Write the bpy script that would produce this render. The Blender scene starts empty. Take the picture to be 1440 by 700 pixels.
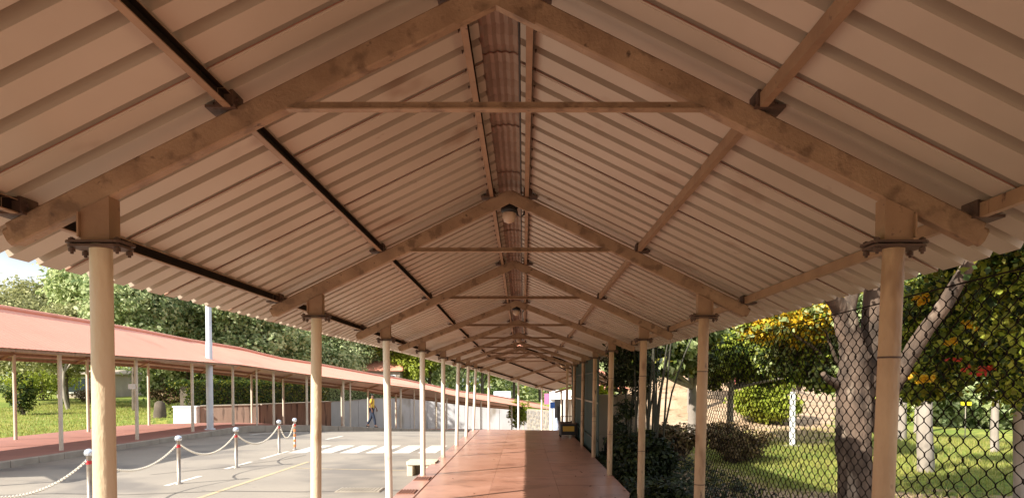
import bpy, math, random
import numpy as np
from mathutils import Vector as V, Matrix
random.seed(7); RNG = np.random.default_rng(7)
R = math.radians
S = bpy.context.scene
COL = S.collection
# ------------------------------------------------------------------ camera, sky, sun
F = 1040.0; PITCH = R(2.0); HX = 736.0; HY = 541.0            # photo pixels
Y0 = HY + F*math.tan(PITCH)
cam = bpy.data.objects.new('camera', bpy.data.cameras.new('camera')); COL.objects.link(cam)
cam.location = (0, 0, 0); cam.rotation_euler = (R(90)-PITCH, 0, 0)
cam.data.sensor_width = 36; cam.data.lens = 36*F/1440
cam.data.shift_x = -(HX-720)/1440; cam.data.shift_y = (Y0-350)/1440
cam.data.clip_start = 0.05; cam.data.clip_end = 3000
S.camera = cam
SUN_EL = 35.2
sd = V((-1.92, -1.5, 0)).normalized()                            # horizontal direction towards the sun
sunv = V((sd.x*math.cos(R(SUN_EL)), sd.y*math.cos(R(SUN_EL)), math.sin(R(SUN_EL))))
w = bpy.data.worlds.new('World'); S.world = w; w.use_nodes = True
wn = w.node_tree
sky = wn.nodes.new('ShaderNodeTexSky'); sky.sky_type = 'NISHITA'; sky.sun_disc = False
sky.sun_elevation = R(SUN_EL); sky.sun_rotation = math.atan2(sd.x, sd.y); sky.dust_density = 2.0; sky.air_density = 1.0
tcw = wn.nodes.new('ShaderNodeTexCoord'); mpw = wn.nodes.new('ShaderNodeMapping'); mpw.inputs['Scale'].default_value = (1,1,2.5); cn = wn.nodes.new('ShaderNodeTexNoise'); cn.inputs['Scale'].default_value = 2.2; cn.inputs['Detail'].default_value = 7
cr = wn.nodes.new('ShaderNodeMapRange'); cr.inputs[1].default_value = .34; cr.inputs[2].default_value = .54; cr.inputs[4].default_value = .85; cm = wn.nodes.new('ShaderNodeMix'); cm.data_type = 'RGBA'; cm.inputs[7].default_value = (8.6,8.8,9.2,1)
wn.links.new(tcw.outputs['Generated'], mpw.inputs[0]); wn.links.new(mpw.outputs[0], cn.inputs['Vector']); wn.links.new(cn.outputs['Fac'], cr.inputs[0]); wn.links.new(cr.outputs[0], cm.inputs[0]); wn.links.new(sky.outputs[0], cm.inputs[6])
wn.links.new(cm.outputs[2], wn.nodes['Background'].inputs[0]); wn.nodes['Background'].inputs[1].default_value = 0.08
sl = bpy.data.lights.new('sun', 'SUN'); sl.energy = 5.0; sl.angle = R(0.5); sl.color = (1.0, 0.93, 0.82)
sun = bpy.data.objects.new('sun', sl); COL.objects.link(sun); sun.rotation_euler = sunv.to_track_quat('Z', 'Y').to_euler()
sun.location = (-20, -20, 30)
S.view_settings.view_transform = 'Standard'; S.view_settings.look = 'None'
S.view_settings.exposure = 1.1; S.view_settings.gamma = 1.0
S.cycles.max_bounces = 8; S.cycles.diffuse_bounces = 5; S.cycles.transparent_max_bounces = 8
S.cycles.use_denoising = True

def at(x, y, Y):
    """world point seen at photo pixel (x, y) at ground distance Y"""
    c, s = math.cos(PITCH), math.sin(PITCH)
    v = (Y0-y)/F
    Z = Y*(v*c-s)/(c+v*s)
    d = Y*c-Z*s
    return V(((x-HX)/F*d, Y, Z))
def itp(x, xs, ys): return float(np.interp(x, xs, ys))
def sm(t): t = min(1, max(0, t)); return t*t*(3-2*t)

# ------------------------------------------------------------------ materials
MATS = {}
def mat(name, base, rough=.7, col2=None, scale=6, amt=1.0, bump=0.0, bscale=None, metal=0, spec=.5, stretch=None,
        rust=None, rust_amt=0, detail=6, coord='Object', stain=None):
    m = bpy.data.materials.new(name); m.use_nodes = True; n = m.node_tree.nodes; l = m.node_tree.links
    b = n['Principled BSDF']; b.inputs['Roughness'].default_value = rough; b.inputs['Metallic'].default_value = metal
    b.inputs['Specular IOR Level'].default_value = spec
    tc = n.new('ShaderNodeTexCoord'); src = tc.outputs['Object']
    if coord == 'World':
        g = n.new('ShaderNodeNewGeometry'); src = g.outputs['Position']
    if stretch:
        mp = n.new('ShaderNodeMapping'); mp.inputs['Scale'].default_value = stretch; l.new(src, mp.inputs[0]); src = mp.outputs[0]
    def noise(sc, det=detail):
        t = n.new('ShaderNodeTexNoise'); t.inputs['Scale'].default_value = sc; t.inputs['Detail'].default_value = det
        l.new(src, t.inputs['Vector']); return t.outputs['Fac']
    def mix(a, bcol, fac):
        x = n.new('ShaderNodeMix'); x.data_type = 'RGBA'
        if isinstance(a, tuple): x.inputs[6].default_value = (*a, 1)
        else: l.new(a, x.inputs[6])
        x.inputs[7].default_value = (*bcol, 1)
        l.new(fac, x.inputs[0]); return x.outputs[2]
    def ramp(f, lo, hi):
        r = n.new('ShaderNodeMapRange'); r.inputs[1].default_value = lo; r.inputs[2].default_value = hi; l.new(f, r.inputs[0]); return r.outputs[0]
    out = base
    if col2: out = mix(base, col2, ramp(noise(scale), .5-.2*amt, .5+.2*amt))
    if stain: out = mix(out, stain[0], ramp(noise(stain[1], 3), stain[2], stain[2]+.12))
    if rust: out = mix(out, rust, ramp(noise(scale*2.7, 9), .72-rust_amt, .80-rust_amt))
    if isinstance(out, tuple): b.inputs['Base Color'].default_value = (*out, 1)
    else: l.new(out, b.inputs['Base Color'])
    if bump:
        bn = n.new('ShaderNodeBump'); bn.inputs['Strength'].default_value = bump; bn.inputs['Distance'].default_value = .02
        l.new(noise(bscale or scale*4), bn.inputs['Height']); l.new(bn.outputs[0], b.inputs['Normal'])
    MATS[name] = m; return m
def leafmat(name, cols, trans=.35, rough=.5):
    m = bpy.data.materials.new(name); m.use_nodes = True; n = m.node_tree.nodes; l = m.node_tree.links
    b = n['Principled BSDF']; b.inputs['Roughness'].default_value = rough; b.inputs['Specular IOR Level'].default_value = .3
    g = n.new('ShaderNodeNewGeometry'); r = n.new('ShaderNodeValToRGB'); r.color_ramp.interpolation = 'LINEAR'
    e = r.color_ramp.elements
    while len(e) < len(cols): e.new(0.5)
    for i, c in enumerate(cols): e[i].position = i/(len(cols)-1); e[i].color = (*c, 1)
    l.new(g.outputs['Random Per Island'], r.inputs[0]); l.new(r.outputs[0], b.inputs['Base Color'])
    t = n.new('ShaderNodeBsdfTranslucent'); l.new(r.outputs[0], t.inputs[0])
    mx = n.new('ShaderNodeMixShader'); mx.inputs[0].default_value = trans
    l.new(b.outputs[0], mx.inputs[1]); l.new(t.outputs[0], mx.inputs[2]); l.new(mx.outputs[0], n['Material Output'].inputs[0])
    return m
SHEET = mat('cream_sheet', (.52,.43,.335), .5, (.43,.345,.26), 1.1, 1.0, coord='World', stain=((.33,.22,.15), 1.9, .63), rust=(.2,.10,.06), rust_amt=.025)
SHEET_L = mat('shade_dark_ridge_sheet', (.34,.25,.185), .6, (.24,.17,.125), 5, 1, coord='World', stretch=(1,.3,1))  # sheet colour darkened, shade under the ridge cap painted in
RED = mat('red_sheet', (.74,.32,.22), .55, (.66,.28,.19), .8, 1.2, coord='World', stain=((.60,.24,.16), .7, .60))
PAINT = mat('cream_paint', (.68,.57,.40), .5, (.54,.42,.27), 3.5, 1.0, .25, 60, coord='World', stretch=(1,1,.35), rust=(.13,.06,.03), rust_amt=.05, stain=((.38,.24,.13), 5, .58))
PAINTW = mat('sunlit_cream_paint', (.84,.79,.68), .45, (.74,.67,.54), 2.5, 1.0, .1, 60, coord='World', stretch=(1,1,.35), rust=(.25,.14,.07), rust_amt=.03)  # brighter copy of the cream paint, sunlight on left posts put into the colour
PAINTR = mat('aged_shaded_cream_paint', (.52,.35,.20), .55, (.37,.23,.125), 5, 1.0, .35, 60, coord='World', stretch=(1,1,.4), rust=(.07,.035,.02), rust_amt=.075, stain=((.26,.15,.075), 6, .56))  # base browned to stand for shade on the right posts, plus rust and stains
RAFT = mat('dusty_beam_paint', (.40,.26,.155), .6, (.27,.165,.095), 7, 1.0, .25, 70, coord='World', rust=(.09,.05,.03), rust_amt=.06, stain=((.20,.12,.068), 10, .55))
DARKST = mat('rusty_dark_steel', (.12,.065,.04), .7, (.07,.04,.03), 9, 1, .3, coord='World')
INSIDE = mat('shade_dark_channel_inside', (.030,.017,.011), .85, (.018,.011,.008), 9, 1, coord='World', spec=.2)  # near-black stands in for the shade inside the open purlin channels
PURL = mat('purlin_paint', (.36,.22,.125), .6, (.24,.14,.08), 6, 1.2, .2, coord='World', rust=(.09,.045,.03), rust_amt=.06)
WHITEPOST = mat('pale_post_paint', (.66,.60,.48), .55, (.52,.45,.35), 2, 1, coord='World')
SLAB = mat('red_oxide_slab', (.44,.225,.16), .32, (.36,.17,.115), 1.3, .8, .08, 40, coord='World', stain=((.28,.13,.09), 2.1, .55), spec=.6, rust=(.22,.11,.08), rust_amt=.03)
SLAB2 = mat('red_oxide_slab_worn', (.48,.255,.185), .35, (.40,.195,.135), 1.5, .8, .08, 40, coord='World', stain=((.30,.145,.10), 2.6, .55), rust=(.24,.12,.09), rust_amt=.03)
JOINT = mat('floor_joint', (.24,.11,.075), .8)
ASPH = mat('worn_asphalt', (.30,.262,.215), .9, (.24,.21,.175), .6, 1.2, .3, 120, coord='World', stain=((.175,.155,.135), .4, .53), rust=(.15,.135,.12), rust_amt=.06)
CONC = mat('concrete', (.42,.37,.30), .85, (.27,.235,.19), 2.2, 1.3, .3, 30, coord='World')
CONCL = mat('cream_concrete', (.66,.60,.46), .8, (.5,.44,.33), 3, 1, .2, 30, coord='World')
LINEW = mat('road_paint_white', (.72,.69,.62), .7, (.50,.46,.40), 5, 1.2, coord='World', rust=(.28,.25,.22), rust_amt=.10)
LINEY = mat('road_paint_yellow', (.52,.40,.22), .7, (.38,.30,.2), 5, 1.2, coord='World', rust=(.25,.23,.2), rust_amt=.12)
TAR = mat('tar_seam', (.10,.09,.08), .8)
PAVE = mat('red_pavement', (.36,.16,.12), .75, (.28,.125,.10), 2, 1.2, .1, 30, coord='World')
WALLW = mat('whitewashed_wall', (.44,.45,.47), .6, (.32,.32,.33), .7, 1.2, .2, 12, coord='World', stretch=(1,1,.5), stain=((.22,.20,.17), .5, .55))
WALLB = mat('brown_stained_wall', (.36,.26,.205), .9, (.24,.17,.13), 1.2, 1.2, .3, 12, coord='World', stretch=(2,2,.25), stain=((.07,.05,.04), 2.5, .55))
WHITE = mat('white_plaster', (.82,.82,.80), .8, (.7,.7,.68), 3, 1, coord='World')
BLACK = mat('black_plastic', (.015,.013,.013), .5)
GREENP = mat('dark_green_sheet', (.009,.034,.022), .6, (.006,.02,.015), 3, 1, coord='World')
STEEL = mat('brushed_steel', (.46,.40,.34), .4, (.32,.27,.22), 20, 1, metal=.85)
SILVER = mat('silver_cap', (.75,.80,.88), .25, metal=.8)
REDP = mat('red_band', (.55,.03,.04), .4)
ORANGE = mat('orange_band', (.70,.22,.08), .5)
CHAIN = mat('white_plastic_chain', (.72,.66,.56), .6)
GALV = mat('pale_galvanised_steel', (.62,.66,.70), .45, (.50,.54,.58), 2, 1, metal=.2)
WIRE = mat('rusty_fence_wire', (.020,.014,.010), .9, (.012,.009,.008), 8, 1, spec=.1)
BARK = mat('rough_bark', (.135,.092,.065), .95, (.04,.028,.02), 6, .8, 1.0, 22, coord='World', stretch=(1,1,.45), stain=((.30,.235,.175), 5.5, .60))
BARKL = mat('pale_bark', (.38,.33,.28), .9, (.20,.17,.14), 4, 1.3, .6, 14, coord='World', stretch=(1,1,.4))
BARKD = mat('far_bark', (.13,.10,.075), .95, (.07,.055,.04), 3, 1)
GLASSW = mat('dark_window', (.03,.04,.045), .15)
YELL = mat('yellow_plate', (.80,.62,.02), .5)
YELL2 = mat('dull_yellow_plate', (.55,.33,.05), .5)
BLUE = mat('blue_board', (.03,.12,.42), .4)
PINK = mat('pink_board', (.75,.18,.35), .5)
PALEB = mat('pale_blue_cloth', (.55,.65,.80), .8, (.12,.16,.30), 9, 1)
STONE = mat('rubble_stone', (.34,.32,.29), .9, (.17,.15,.135), 3, 1.3, .5, 20, coord='World')
TANW = mat('tan_wall', (.45,.34,.24), .9, (.34,.25,.18), 1.5, 1.2, .4, 9, coord='World')
BLDG = mat('beige_building', (.42,.36,.29), .9, (.34,.29,.23), 1, 1, coord='World')
GLOBE = mat('dusty_glass_globe', (.62,.47,.34), .35, (.5,.36,.26), 8, 1)
SKIN = mat('skin', (.16,.075,.045), .55); HAIR = mat('hair', (.012,.009,.008), .6)
SHIRT = mat('mustard_shirt', (.62,.40,.05), .85, (.5,.32,.04), 12, 1); JEANS = mat('dark_trousers', (.018,.026,.05), .85)

# ------------------------------------------------------------------ mesh helpers
class MB:
    def __init__(s): s.v = []; s.f = []; s.m = []; s.sm = []
    def add(s, vs, fs, mi=0, smooth=False):
        o = len(s.v); s.v += [tuple(p) for p in vs]
        for f in fs: s.f.append(tuple(i+o for i in f)); s.m.append(mi); s.sm.append(smooth)
    def box(s, c, d, rz=0, mi=0, bev=0):
        x, y, z = d[0]/2, d[1]/2, d[2]/2
        M = Matrix.Rotation(rz, 3, 'Z'); c = V(c)
        if bev:
            b = bev; vs = []
            for zz in (-z, z):
                for (px, py) in ((-x+b,-y),(x-b,-y),(x,-y+b),(x,y-b),(x-b,y),(-x+b,y),(-x,y-b),(-x,-y+b)): vs.append(c+M@V((px,py,zz)))
            s.add(vs, [tuple(range(7,-1,-1)), tuple(range(8,16))]+[(i,(i+1)%8,(i+1)%8+8,i+8) for i in range(8)], mi); return
        vs = [c+M@V((a*x, b*y, e*z)) for e in (-1,1) for a, b in ((-1,-1),(1,-1),(1,1),(-1,1))]
        s.add(vs, [(3,2,1,0),(4,5,6,7),(0,1,5,4),(1,2,6,5),(2,3,7,6),(3,0,4,7)], mi)
    def beam(s, p0, p1, wd, ht, up=(0,0,1), ch=.12, mi=0):
        """chamfered rectangular bar; wd across, ht along up"""
        p0, p1 = V(p0), V(p1); d = (p1-p0).normalized(); sx = d.cross(V(up)).normalized(); uz = sx.cross(d)
        a, b = wd/2, ht/2; c = min(a, b)*ch*2
        pr = [(-a+c,-b),(a-c,-b),(a,-b+c),(a,b-c),(a-c,b),(-a+c,b),(-a,b-c),(-a,-b+c)]
        vs = [q+sx*x+uz*z for q in (p0, p1) for x, z in pr]
        s.add(vs, [tuple(range(8)), tuple(range(15,7,-1))]+[(i+8,(i+1)%8+8,(i+1)%8,i) for i in range(8)], mi)
    def prism(s, p0, p1, prof, up=(0,0,1), mi=0):
        p0, p1 = V(p0), V(p1); d = (p1-p0).normalized(); sx = d.cross(V(up)).normalized(); uz = sx.cross(d); n = len(prof)
        vs = [q+sx*x+uz*z for q in (p0, p1) for x, z in prof]
        s.add(vs, [tuple(range(n)), tuple(range(2*n-1,n-1,-1))]+[(i+n,(i+1)%n+n,(i+1)%n,i) for i in range(n)], mi)
    def tube(s, pts, rs, n=10, mi=0, cap=True, smooth=True, wob=0):
        pts = [V(p) for p in pts]
        if not hasattr(rs, '__len__'): rs = [rs]*len(pts)
        vs = []; ref = V((1,0,0)) if abs((pts[-1]-pts[0]).normalized().x) < .8 else V((0,0,1))
        for i, p in enumerate(pts):
            t = (pts[min(i+1,len(pts)-1)]-pts[max(i-1,0)]).normalized()
            a = t.cross(ref).normalized(); b = t.cross(a)
            for k in range(n):
                th = 2*math.pi*k/n; r = rs[i]*(1+(wob*math.sin(3*th+i*1.7)+wob*.6*math.sin(5*th-i) if wob else 0))
                vs.append(p+a*math.cos(th)*r+b*math.sin(th)*r)
        fs = [(i*n+k, i*n+(k+1)%n, (i+1)*n+(k+1)%n, (i+1)*n+k) for i in range(len(pts)-1) for k in range(n)]
        s.add(vs, fs, mi, smooth)
        if cap:
            s.add(vs[:n], [tuple(range(n-1,-1,-1))], mi); s.add(vs[-n:], [tuple(range(n))], mi)
    def bark(s, pts, rs, n=26, amp=.10, sub=7, mi=0):
        from mathutils import noise
        P = [V(p) for p in pts]; Q = []; RR = []
        for i in range(len(P)-1):
            a0, a1, a2, a3 = P[max(i-1,0)], P[i], P[i+1], P[min(i+2,len(P)-1)]
            for k in range(sub):
                t = k/sub; Q.append(.5*((2*a1)+(a2-a0)*t+(2*a0-5*a1+4*a2-a3)*t*t+(3*a1-a0-3*a2+a3)*t*t*t)); RR.append(rs[i]*(1-t)+rs[i+1]*t)
        Q.append(P[-1]); RR.append(rs[-1]); o = len(s.v); s.tube(Q, RR, n, mi)
        for i in range(len(Q)):
            for k in range(n):
                p = V(s.v[o+i*n+k]); d = p-Q[i]
                f = 1+amp*(noise.noise(V((p.x*5,p.y*5,p.z*2.2)))*1.4+.6*noise.noise(V((p.x*17,p.y*17,p.z*7)))+.35*noise.noise(V((p.x*40,p.y*40,p.z*16)))); s.v[o+i*n+k] = tuple(Q[i]+d*f)
    def lathe(s, c, prof, n=16, mi=0):
        c = V(c); m = len(prof)
        vs = [c+V((r*math.cos(2*math.pi*k/n), r*math.sin(2*math.pi*k/n), z)) for r, z in prof for k in range(n)]
        s.add(vs, [(i*n+k, i*n+(k+1)%n, (i+1)*n+(k+1)%n, (i+1)*n+k) for i in range(m-1) for k in range(n)], mi, True)
        s.add(vs[:n], [tuple(range(n-1,-1,-1))], mi); s.add(vs[-n:], [tuple(range(n))], mi)
    def build(s, name, mats, parent=None, **kw):
        me = bpy.data.meshes.new(name); me.from_pydata(s.v, [], s.f)
        if not isinstance(mats, (list, tuple)): mats = [mats]
        for m in mats: me.materials.append(m)
        me.polygons.foreach_set('material_index', s.m); me.polygons.foreach_set('use_smooth', s.sm); me.update()
        return link(name, me, parent, **kw)
def link(name, me, parent=None, loc=None, label=None, cat=None, group=None, kind=None, rz=0):
    o = bpy.data.objects.new(name, me); COL.objects.link(o)
    if parent: o.parent = parent
    if loc: o.location = loc
    if rz: o.rotation_euler = (0,0,rz)
    return tag(o, label, cat, group, kind)
def tag(o, label=None, cat=None, group=None, kind=None):
    if label: o['label'] = label
    if cat: o['category'] = cat
    if group: o['group'] = group
    if kind: o['kind'] = kind
    return o
def empty(name, label, cat, loc=(0,0,0), group=None, rz=0): return link(name, None, None, loc, label, cat, group, None, rz)
def copy_tree(o, parent=None):
    c = o.copy(); COL.objects.link(c)
    if parent: c.parent = parent
    for ch in list(o.children): copy_tree(ch, c)
    return c

# ------------------------------------------------------------------ terrain
FLOOR = -1.641
def zc(Y): return itp(Y, [-100,26,30,33,37,47,61,84,150,300,900], [-1.9,-1.9,-1.98,-2.09,-2.32,-2.95,-3.8,-5.2,-8,-10,-12])
def xw(Y): return itp(Y, [0,32,38,38.9,45.4,50,86.9,88.6,150], [-17,-17,-16.6,-13.9,-11.9,-24,-30,20,30])
def xr(Y): return itp(Y, [0,27,43,60,150], [2.1,2.1,6.2,10,35])
def G(X, Y):
    c = zc(Y)
    zl = itp(Y, [0,35,70,86,89,200,900], [-1.92,-1.92,-.85,-.95,-2.3,-2.5,-8])
    zr = -1.75 + 3.6*sm((Y-25)/18)*(1-sm((X-9.5)/9)) + .06*math.sin(X*.9+Y*.4)*sm((X-3)/2)
    l = sm((xw(Y)-X)/4); r = sm((X-xr(Y))/1.2)
    return c*(1-l)*(1-r)+zl*l+zr*r
def axis(lo, hi, d, far):
    a = list(np.arange(lo, hi+.01, d)); st = d; x = hi
    while x < far: st *= 1.5; x += st; a.append(x)
    st = d; x = lo; pre = []
    while x > -far*.8: st *= 1.5; x -= st; pre.append(x)
    return pre[::-1]+a
gx = axis(-34, 34, 1, 1200); gy = axis(-6, 100, 1, 1500)
b = MB(); nx = len(gx); vs = []; grass = []
for Y in gy:
    for X in gx:
        z = G(X, Y)
        inroad = X > xw(Y) and X < xr(Y)
        if inroad: z -= .12
        vs.append((X, Y, z))
        gl = sm((xw(Y)-X)/1.5)
        gr = sm((X-3.6)/1.2)*(1-sm((Y-20.3-max(0,X-8.6)*2.2)/1.6))*sm((Y-11.2-.25*math.sin(X*1.3))/1.8)
        grass.append(max(gl, gr))
b.add(vs, [(j*nx+i, j*nx+i+1, (j+1)*nx+i+1, (j+1)*nx+i) for j in range(len(gy)-1) for i in range(nx-1)], 0, True)
gm = bpy.data.materials.new('ground_soil_and_grass'); gm.use_nodes = True
n = gm.node_tree.nodes; l = gm.node_tree.links; bs = n['Principled BSDF']; bs.inputs['Roughness'].default_value = .95; bs.inputs['Specular IOR Level'].default_value = .1
geo = n.new('ShaderNodeNewGeometry')
def _noise(sc, det=6):
    t = n.new('ShaderNodeTexNoise'); t.inputs['Scale'].default_value = sc; t.inputs['Detail'].default_value = det; l.new(geo.outputs['Position'], t.inputs['Vector']); return t.outputs['Fac']
def _mix(a, c, f):
    x = n.new('ShaderNodeMix'); x.data_type = 'RGBA'
    for k, q in ((6, a), (7, c)):
        if isinstance(q, tuple): x.inputs[k].default_value = (*q, 1)
        else: l.new(q, x.inputs[k])
    l.new(f, x.inputs[0]); return x.outputs[2]
def _mr(f, lo, hi):
    r = n.new('ShaderNodeMapRange'); r.inputs[1].default_value = lo; r.inputs[2].default_value = hi; l.new(f, r.inputs[0]); return r.outputs[0]
soil = _mix(_mix((.52,.38,.26), (.38,.26,.165), _mr(_noise(.7), .35, .65)), (.20,.15,.09), _mr(_noise(3.1), .52, .7))
gr = _mix(_mix((.17,.23,.045), (.30,.30,.07), _mr(_noise(.5), .38, .62)), (.11,.16,.035), _mr(_noise(4), .45, .65))
at_ = n.new('ShaderNodeAttribute'); at_.attribute_name = 'grass'
ad = n.new('ShaderNodeMath'); ad.operation = 'ADD'; l.new(at_.outputs['Fac'], ad.inputs[0]); l.new(_mr(_noise(1.6), .2, .8), ad.inputs[1])
l.new(_mix(soil, gr, _mr(ad.outputs[0], .85, 1.15)), bs.inputs['Base Color'])
bp = n.new('ShaderNodeBump'); bp.inputs['Strength'].default_value = .7; bp.inputs['Distance'].default_value = .05; l.new(_noise(9), bp.inputs['Height']); l.new(bp.outputs[0], bs.inputs['Normal'])
g = b.build('ground', gm, kind='structure'); a = g.data.attributes.new('grass', 'FLOAT', 'POINT'); a.data.foreach_set('value', grass)

# paths -----------------------------------------------------------
# far walkway: x, Y, floor z, eave z, ridge z of its front post line
RP = [(-12.4,12.0,-1.75,.85,2.1),(-12.4,15.9,-1.75,.85,2.1),(-12.4,19.8,-1.75,.86,2.1),(-12.4,23.7,-1.75,.86,2.06),(-12.4,27.7,-1.75,.86,2.0),(-12.45,31.7,-1.75,.85,1.88),
      (-11.55,34.2,-1.85,.65,1.68),(-10.6,36.2,-1.96,.47,1.3),(-9.3,38.2,-2.14,.25,1.1),(-7.3,44,-2.6,-.13,.62),(-6.5,48.4,-2.9,-.33,.42),
      (-5.5,53,-3.2,-.75,.10),(-3.5,61,-3.67,-1.29,-.55),(-1.1,70,-4.24,-1.95,-1.04),(3.7,84,-5.17,-2.87,-2.2)]
def pathframe(P):
    """cumulative length, and per point the unit normal pointing left/back"""
    s = [0]; 
    for a_, b_ in zip(P, P[1:]): s.append(s[-1]+math.hypot(b_[0]-a_[0], b_[1]-a_[1]))
    nn = []
    for i in range(len(P)):
        a_, b_ = P[max(i-1,0)], P[min(i+1,len(P)-1)]
        d = V((b_[0]-a_[0], b_[1]-a_[1], 0)).normalized(); nn.append(V((-d.y, d.x, 0)))
    return s, nn
RS, RN = pathframe(RP)
def rp(i, off, z): return V((RP[i][0]+RN[i].x*off, RP[i][1]+RN[i].y*off, z))
def kerbX(Y): 
    pts = sorted([(rp(i,-.6,0).y, rp(i,-.6,0).x) for i in range(len(RP))]); return itp(Y, [p[0] for p in pts], [p[1] for p in pts])
L2 = [(-1.9,26.8,FLOOR),(-1.35,28.9,-1.73),(-.22,33,-2.06),(.96,38.5,-2.42),(2.2,43,-2.72)]   # left post line after the bend
def roadR(Y): return itp(Y, [-30,26.8,28.9,33,38.5,43,60,84,110], [-1.93,-1.93,-1.4,-.3,.9,2.1,6,14,24])
# road -------------------------------------------------------------
b = MB(); ys = list(np.arange(-14, 26, 2))+[26,28,30,31.5,33,35,37,40,43,47,52,57,61,68,76,84,95]; NX = 12; vs = []
for Y in ys:
    xl = kerbX(Y) if Y > 12 else -11.8; x2 = roadR(Y)
    for k in range(NX+1): vs.append((xl+(x2-xl)*k/NX, Y, zc(Y)))
b.add(vs, [(j*(NX+1)+i, j*(NX+1)+i+1, (j+1)*(NX+1)+i+1, (j+1)*(NX+1)+i) for j in range(len(ys)-1) for i in range(NX)])
road = b.build('road', ASPH, kind='structure')
def strip(name, pts, wd, m, dz=.004, parent=road):
    b = MB(); vs = []
    for i, p in enumerate(pts):
        q0, q1 = pts[max(i-1,0)], pts[min(i+1,len(pts)-1)]; d = V((q1[0]-q0[0], q1[1]-q0[1], 0)).normalized(); s_ = V((-d.y, d.x, 0))*wd/2
        for e in (1,-1): vs.append((p[0]+s_.x*e, p[1]+s_.y*e, zc(p[1])+dz))
    b.add(vs, [(2*i+1,2*i,2*i+2,2*i+3)[::-1] for i in range(len(pts)-1)]); return b.build(name, m, parent)
for X in (-6.35,-5.62,-4.9,-4.17,-3.44,-2.71):
    b = MB(); z = zc(22)+.004; b.add([(X-.25,20.6,z),(X+.25,20.6,z),(X+.33,23.2,z),(X-.17,23.2,z)], [(0,1,2,3)]); b.build('crossing_stripe', LINEW, road)
for a_, c_ in ((13.9,15.4),(16.7,18.3),(19,21.2),(10.6,12.1),(25.8,28.2)): strip('lane_dash', [(-6.75 if a_ < 25 else -6.9, a_),(-6.75 if a_ < 25 else -6.9, c_)], .11, LINEW)
strip('yellow_line', [(-5.52,8),(-5.45,13),(-5.33,18.3)], .10, LINEY)
strip('stop_line', [(-5.3,16.9),(-3.8,16.6),(-2.0,16.3)], .07, LINEY)
strip('edge_line', [(kerbX(Y)+1.1,Y) for Y in (29,30,31.5)]+[(kerbX(Y)+1.3,Y) for Y in (33,35,37,40,43,47,52,57,61)], .16, LINEW)
strip('tar_crack', [(-9.5,12.6),(-8.2,12.9),(-6.9,12.75),(-5.4,13.2),(-4,13.1),(-2,13.3)], .035, TAR, .008)
strip('tar_crack', [(-7.9,15.6),(-7,16.9),(-6.1,18.8),(-5.9,20)], .03, TAR, .008)
# slatted plates flush in the road and floor
def slat_plate(c, sx, sy, parent, nb):
    b = MB(); b.box(c, (sx, sy, .012))
    for k in range(nb): b.box((c[0]-sx/2+sx*(k+.5)/nb, c[1], c[2]+.010), (sx/nb*.5, sy*.92, .012))
    return b
slat_plate((-2.95,13.3,-1.892),.8,.5,None,12).build('slatted_plate', CONC, road)

# far pavement, kerb stones, paving of far walkway
b = MB(); vs = []; n_ = len(RP)
for i in range(n_):
    z = RP[i][2]
    vs += [rp(i,-.42,z), rp(i,4.9,z), rp(i,4.9,z-.5)]
b.add(vs, [(3*i,3*(i+1),3*(i+1)+1,3*i+1)[::-1] for i in range(n_-1)]+[(3*i+1,3*(i+1)+1,3*(i+1)+2,3*i+2) for i in range(n_-1)])
pav = b.build('far_pavement', PAVE, kind='structure')
def ppt(s, off, zi=2, dz=0):
    i = max(0, min(len(RS)-2, int(np.searchsorted(RS, s))-1)); t = (s-RS[i])/(RS[i+1]-RS[i])
    p = rp(i, off, 0).lerp(rp(i+1, off, 0), t); p.z = RP[i][zi]*(1-t)+RP[i+1][zi]*t+dz; return p
s = 0; k = 0
while s < RS[-1]-1:
    p, q = ppt(s+.01,-.5), ppt(s+.985,-.5); b = MB()
    j = random.uniform(-.006,.006)
    b.beam(p+V((0,0,-.14+j)), q+V((0,0,-.14+j)), .16, .30, ch=.1); b.build('kerb_stone', CONC, pav); s += 1.0; k += 1

# near walkway floor: slabs on a bed ---------------------------------
b = MB(); b.box((-.15, 9.9, FLOOR-.21), (3.50, 34.0, .40)); bed = b.build('walkway_floor', JOINT, kind='structure')
cols = [(-1.92,-1.615),(-1.585,-.523),(-.520,.547),(.550,1.62)]
y = -7.1; row = 0; RW = 1.13
while y < 26.85:
    y1 = min(y+RW, 26.9)
    for ci, (x0, x1) in enumerate(cols):
        b = MB(); t = random.uniform(-.0012,.0012)
        b.box(((x0+x1)/2, (y+y1)/2, FLOOR-.01+t), (x1-x0, y1-y-.002, .02), bev=.0018)
        b.build('floor_slab', random.choice([SLAB, SLAB, SLAB2]), bed)
    y = y1
for gx_, gy_ in ((-1.765,12.9),(-1.78,11.3)): slat_plate((gx_,gy_,FLOOR+.004),.27,.42,bed,6).build('slatted_plate', JOINT, bed)
# sloping continuation after the bend
b = MB(); vs = []
L2s, L2n = pathframe(L2)
for i, p in enumerate(L2):
    for off, dz in ((.12,-.5),(.12,0),(-3.55,0),(-3.55,-.5)): vs.append((p[0]+L2n[i].x*off, p[1]+L2n[i].y*off+(.0), p[2]+dz-(.002 if i == 0 else 0)))
b.add(vs, [(4*i+k+1,4*i+k,4*(i+1)+k,4*(i+1)+k+1) for i in range(len(L2)-1) for k in range(3)])
b.build('walkway_slope', SLAB, kind='structure')

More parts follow.
